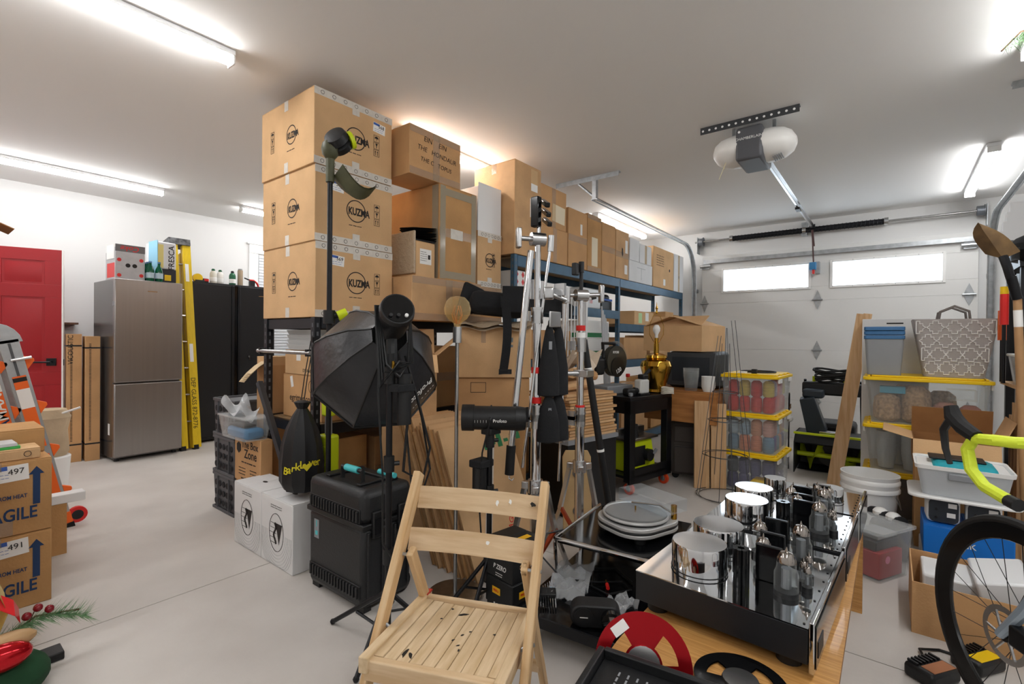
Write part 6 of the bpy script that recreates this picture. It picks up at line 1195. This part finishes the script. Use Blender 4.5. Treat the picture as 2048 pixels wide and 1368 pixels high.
MB().lathe([(.148, .074), (.15, .078), (.15, .092), (.001, .092)], 40, T(-.015, 0, 0)).build('platter', BLACK, t, ang=50); MB().tube([(-.015+.152*math.cos(a), .152*math.sin(a), .09) for a in [2*PI*i/40 for i in range(40)]], .007, 6, True).build('platter_rim', SLV, t); MB().lathe([(.145, .095), (.148, .105), (.001, .106)], 40, T(-.015, 0, 0)).build('acrylic_disc', CLR, t)
cy('spindle', BRASS, t, (-.015, 0, .092), (-.015, 0, .125), .004)
MB().tube([(.13, -.12, .09), (.1, -.05, .125), (.02, .06, .12)], .006, 8).build('tonearm', CHR, t); cy('arm_pillar', BRASS, t, (.12, -.12, .074), (.12, -.12, .14), .014); bx('acrylic_cover', GLASS, t, .02, .18, -.15, .15, .11, .17, .003)
for x, y in ((-.12, .1), (-.1, -.11), (.13, 0)): cy('foot', BLACK, t, (x, y, 0), (x, y, .029), .025)
for k in range(4): MB().tube([(.18, -.05+.03*k, .04), (.22, -.06+.03*k, .03), (.25, -.02+.03*k, .01), (.24, .05+.02*k, .006)], .004, 5).build('lead', GREYP, t)
t = thing('drive_motor', 'black belt drive motor unit with chrome three-lobed knob on the trolley', 'motor', (1.665, .885, .126), -58); MB().prism(rrect(.19, .085, .042, 6), 0, .075, T(0, 0, .045) @ R(90, 'X') @ T(0, 0, -.04)).build('body', BLACK, t, .006, T(0, 0, 0))
cy('knob_ring', BLACKG, t, (.055, -.035, .045), (.055, -.065, .045), .036, n=24)
for k in range(3): a = math.radians(90+120*k); MB().prism([(.008*math.cos(a-.6), .008*math.sin(a-.6)), (.03*math.cos(a-.35), .03*math.sin(a-.35)), (.03*math.cos(a+.35), .03*math.sin(a+.35)), (.008*math.cos(a+.6), .008*math.sin(a+.6))], 0, .008, T(.055, -.066, .045) @ R(90, 'X')).build('knob_lobe', CHR, t)
cy('knob_hub', CHR, t, (.055, -.064, .045), (.055, -.076, .045), .011); cy('dial', BLACK, t, (-.045, -.036, .045), (-.045, -.041, .045), .036, n=24); bx('maker_mark', PAPER, t, -.06, -.03, -.0418, -.041, .044, .047)
ZB = clear('zip_bag', 'eef0f2', .25, .15)
for lab, x, y, s, rz in (('crinkled clear zip bag of parts on the trolley', 1.88, 1.12, .15, 20), ('small crinkled clear bag beside the drive motor', 1.82, .86, .08, -15)):
    t = thing('plastic_bag', lab, 'bag', (x, y, .126), rz, 'clear bags'); MB().sheet([[(-s+2*s*i/7, -s*.55+1.1*s*j/6, .012+.025*math.sin(i*1.9+j)*math.cos(j*1.7)+.02*(i % 2)) for j in range(7)] for i in range(8)], .004).build('film', ZB, t)
t = thing('hex_key_set', 'set of hex keys in a black holder on the trolley', 'tools', (1.72, 1.14, .126), 35); bx('holder', BLACK, t, -.03, .03, -.035, .035, 0, .025, .005); bx('blue_clip', mat('pale_blue', '9cc6dd', .5), t, .025, .04, -.03, -.01, .0, .02)
for k in range(7): cy('hex_key', CHR, t, (-.11, -.03+.01*k, .012), (.12-.012*k, -.03+.01*k, .014), .003, n=6)
t = thing('audio_cable', 'black audio cable with red plug curling over the trolley', 'cable', (1.9, 1.0, .126)); MB().tube([(.12, .25, .165), (.02, .28, .17), (-.06, .26, .10), (-.05, .15, .02), (.05, .02, .008), (.12, -.06, .008), (.08, -.12, .008), (-.02, -.06, .008), (.0, .03, .008), (.15, .1, .008), (.22, .02, .008), (.14, -.1, .008)], .0045, 6).build('cable', BLACK, t); cy('red_plug', RED, t, (.05, -.02, .012), (.02, -.04, .012), .008); cy('gold_tip', BRASS, t, (.08, -.0, .012), (.05, -.02, .012), .003)
# ---- tyre cartons
for k, nm in ((0, 'lower'), (1, 'upper')):
    t, D = carton(nm+' black carton with yellow badges by the chair', 1.63, 1.80, 1.24, 1.405, k*.172, k*.172+.17, mm=BLACK, tape='', rz=-8, group='black tyre cartons', name='tyre_carton')
    for f in ('F', 'L'): sticker(t, D, f, -.02, .03, .05, .03, mat('badge_yellow', 'f2b81c', .5), 'badge'); text('PIRELLI', .014, RED, t, FM(f, D, -.02, .03, .0016), .01, sx=.8); text('P ZERO', .03, PAPER, t, FM(f, D, .0, -.035), .012, shear=.25, sx=.8); lines(t, D, f, .0, -.062, .05, 2, .01, PAPER, .003, 4)
    if k: sticker(t, D, 'T', .02, -.05, .06, .03, mat('badge_yellow'), 'badge')
t = thing('floor_cable', 'tangle of black power cables on the floor behind the chair', 'cable', (1.55, 1.45, 0)); MB().tube([(-.2, .3, .006), (-.05, .2, .006), (.1, .12, .006), (.05, .0, .006), (-.1, .05, .006), (-.15, .18, .006), (.0, .25, .006)], .005, 5).build('cable', BLACK, t); bx('plug', PAPER, t, -.1, -.06, .18, .21, 0, .02, .004)
# ================================================================== WOODEN FOLDING CHAIR
t = thing('folding_chair', 'paint spotted wooden folding chair with slatted seat in the foreground', 'chair', (.925, .90, 0), -66.4); WD = WOOD
def bar(n, a, b_, w_, th, m=WD):
    a = Vector(a); b_ = Vector(b_); z = (b_-a).normalized(); x = Vector((1, 0, 0)); y = z.cross(x).normalized(); x = y.cross(z); L_ = (b_-a).length
    M_ = Matrix(((x.x, y.x, z.x, a.x), (x.y, y.y, z.y, a.y), (x.z, y.z, z.z, a.z), (0, 0, 0, 1)))
    return MB().box(-w_/2, w_/2, -th/2, th/2, 0, L_).build(n, mat('chair_leg_wood', 'dabd94', .6, var=.35, scale=6, stretch=(9, 9, .7), col2='c79f6e', detail=6), t, .004, M_)
for s in (-1, 1):
    p = bar('back_post', (s*.205, -.33, 0), (s*.20, .185, .80), .022, .042)
    bar('rear_leg', (s*.172, .40, 0), (s*.168, .065, .61), .02, .034)
for z0, z1, y in ((.702, .764, .152), (.60, .66, .088)): MB().sheet([[(-.19+.38*i/8, y+.014*(1-((i-4)/4)**2), z0), (-.19+.38*i/8, y+.02+.014*(1-((i-4)/4)**2), z1)] for i in range(9)]).build('back_slat', WOOD, t); o = bpy.data.objects[-1] if 0 else kids(t)[-1]; sm = o.modifiers.new('thick', 'SOLIDIFY'); sm.thickness = .014
SLM = mat('slat_wood', 'ddc5a2', .65, var=.35, scale=6, stretch=(9, .8, 9), col2='c5a87f', bump=.05, detail=7); za, zb = .452, .428
def sy(y): return za+(zb-za)*(y+.18)/.36
for k in range(10):
    x = -.148+k*.0329; MB().add([(x-.0155, -.155, sy(-.155)-.012-.006*(1-((k-4.5)/4.5)**2)), (x+.0155, -.155, sy(-.155)-.012-.006*(1-((k-4.5)/4.5)**2)), (x+.0155, .15, sy(.15)-.012-.006*(1-((k-4.5)/4.5)**2)), (x-.0155, .15, sy(.15)-.012-.006*(1-((k-4.5)/4.5)**2))] + [(x-.0155, -.155, sy(-.155)-.006*(1-((k-4.5)/4.5)**2)), (x+.0155, -.155, sy(-.155)-.006*(1-((k-4.5)/4.5)**2)), (x+.0155, .15, sy(.15)-.006*(1-((k-4.5)/4.5)**2)), (x-.0155, .15, sy(.15)-.006*(1-((k-4.5)/4.5)**2))], [(3,2,1,0),(4,5,6,7),(0,1,5,4),(1,2,6,5),(2,3,7,6),(3,0,4,7)]).build('seat_slat', SLM, t, .0015)
for s in (-1, 1): MB().add([(s*.168+a-.0, y, sy(y)+h) for y in (-.185, .19) for a in (-.013, .013) for h in (-.032, .008)], [(0,1,3,2),(4,5,7,6),(0,1,5,4),(2,3,7,6),(0,2,6,4),(1,3,7,5)]).build('seat_rail', SLM, t, .003)
bx('front_rail', WOOD, t, -.168, .168, -.18, -.157, sy(-.17)-.05, sy(-.17)-.001, .003); bx('back_rail', WOOD, t, -.156, .156, .152, .168, sy(.16)-.018, sy(.16)+.008, .003)
bx('rear_stretcher', WOOD, t, -.17, .17, .27, .285, .18, .215, .003); bx('front_stretcher', WOOD, t, -.195, .195, -.235, -.22, .13, .165, .003)
for s in (-1, 1): cy('pivot_rod', GALV, t, (s*.215, .06, .60), (s*.16, .06, .60), .005, n=8); cy('pivot_rod', GALV, t, (s*.215, -.03, .46), (s*.16, -.03, .43), .005, n=8)
rnd = random.Random(21); PB_ = mat('paint_black', '1d1a18', .6); PW = mat('paint_white', 'efeeea', .5); PR = mat('paint_red', 'b5382a', .5)
def spot(x, y, m, r=.004, el=1):
    a0 = rnd.uniform(0, 3); MB().prism([(r*el*math.cos(a)*rnd.uniform(.6, 1.2), r*math.sin(a)*rnd.uniform(.5, 1.2)) for a in [2*PI*i/9 for i in range(9)]], 0, .0004).build('paint_spot', m, t, 0, T(x, y, sy(y)+.0004-.006*(1-min(1, (x/.15)**2))) @ R(math.degrees(math.atan(-.024/.36))*1, 'X') @ R(math.degrees(a0)))
for x, y, r, e in ((-.02, .1, .006, 3), (-.06, .12, .005, 1), (-.07, .06, .004, 1), (.0, -.03, .003, 2), (.015, .0, .003, 2), (.02, -.05, .003, 2), (.03, .02, .003, 1.5), (.1, .02, .004, 2.4), (-.09, -.12, .007, 3), (-.075, -.125, .005, 3), (.03, -.07, .003, 2)): spot(x, y, PB_, r, e)
for x, z, m, e in ((.17, .742, PB_, 2), (.06, .735, PW, 1), (.1, .742, PW, 1), (.05, .64, PW, 1.4)): MB().prism([(.005*e*math.cos(a)*rnd.uniform(.5, 1.2), .007*math.sin(a)*rnd.uniform(.5, 1.4)) for a in [2*PI*i/9 for i in range(9)]], 0, .0005).build('paint_spot', m, t, 0, T(x, (.152 if z > .7 else .088)+.014*(1-(x/.19)**2)+.02*((z-(.702 if z > .7 else .6))/.06)-.0085, z) @ R(72, 'X'))
for x_ in (-.168, .168): bx('red_paint', PR, t, x_-.0135, x_+.0135, .155, .1915, sy(.17)+.0055, sy(.17)+.0095)
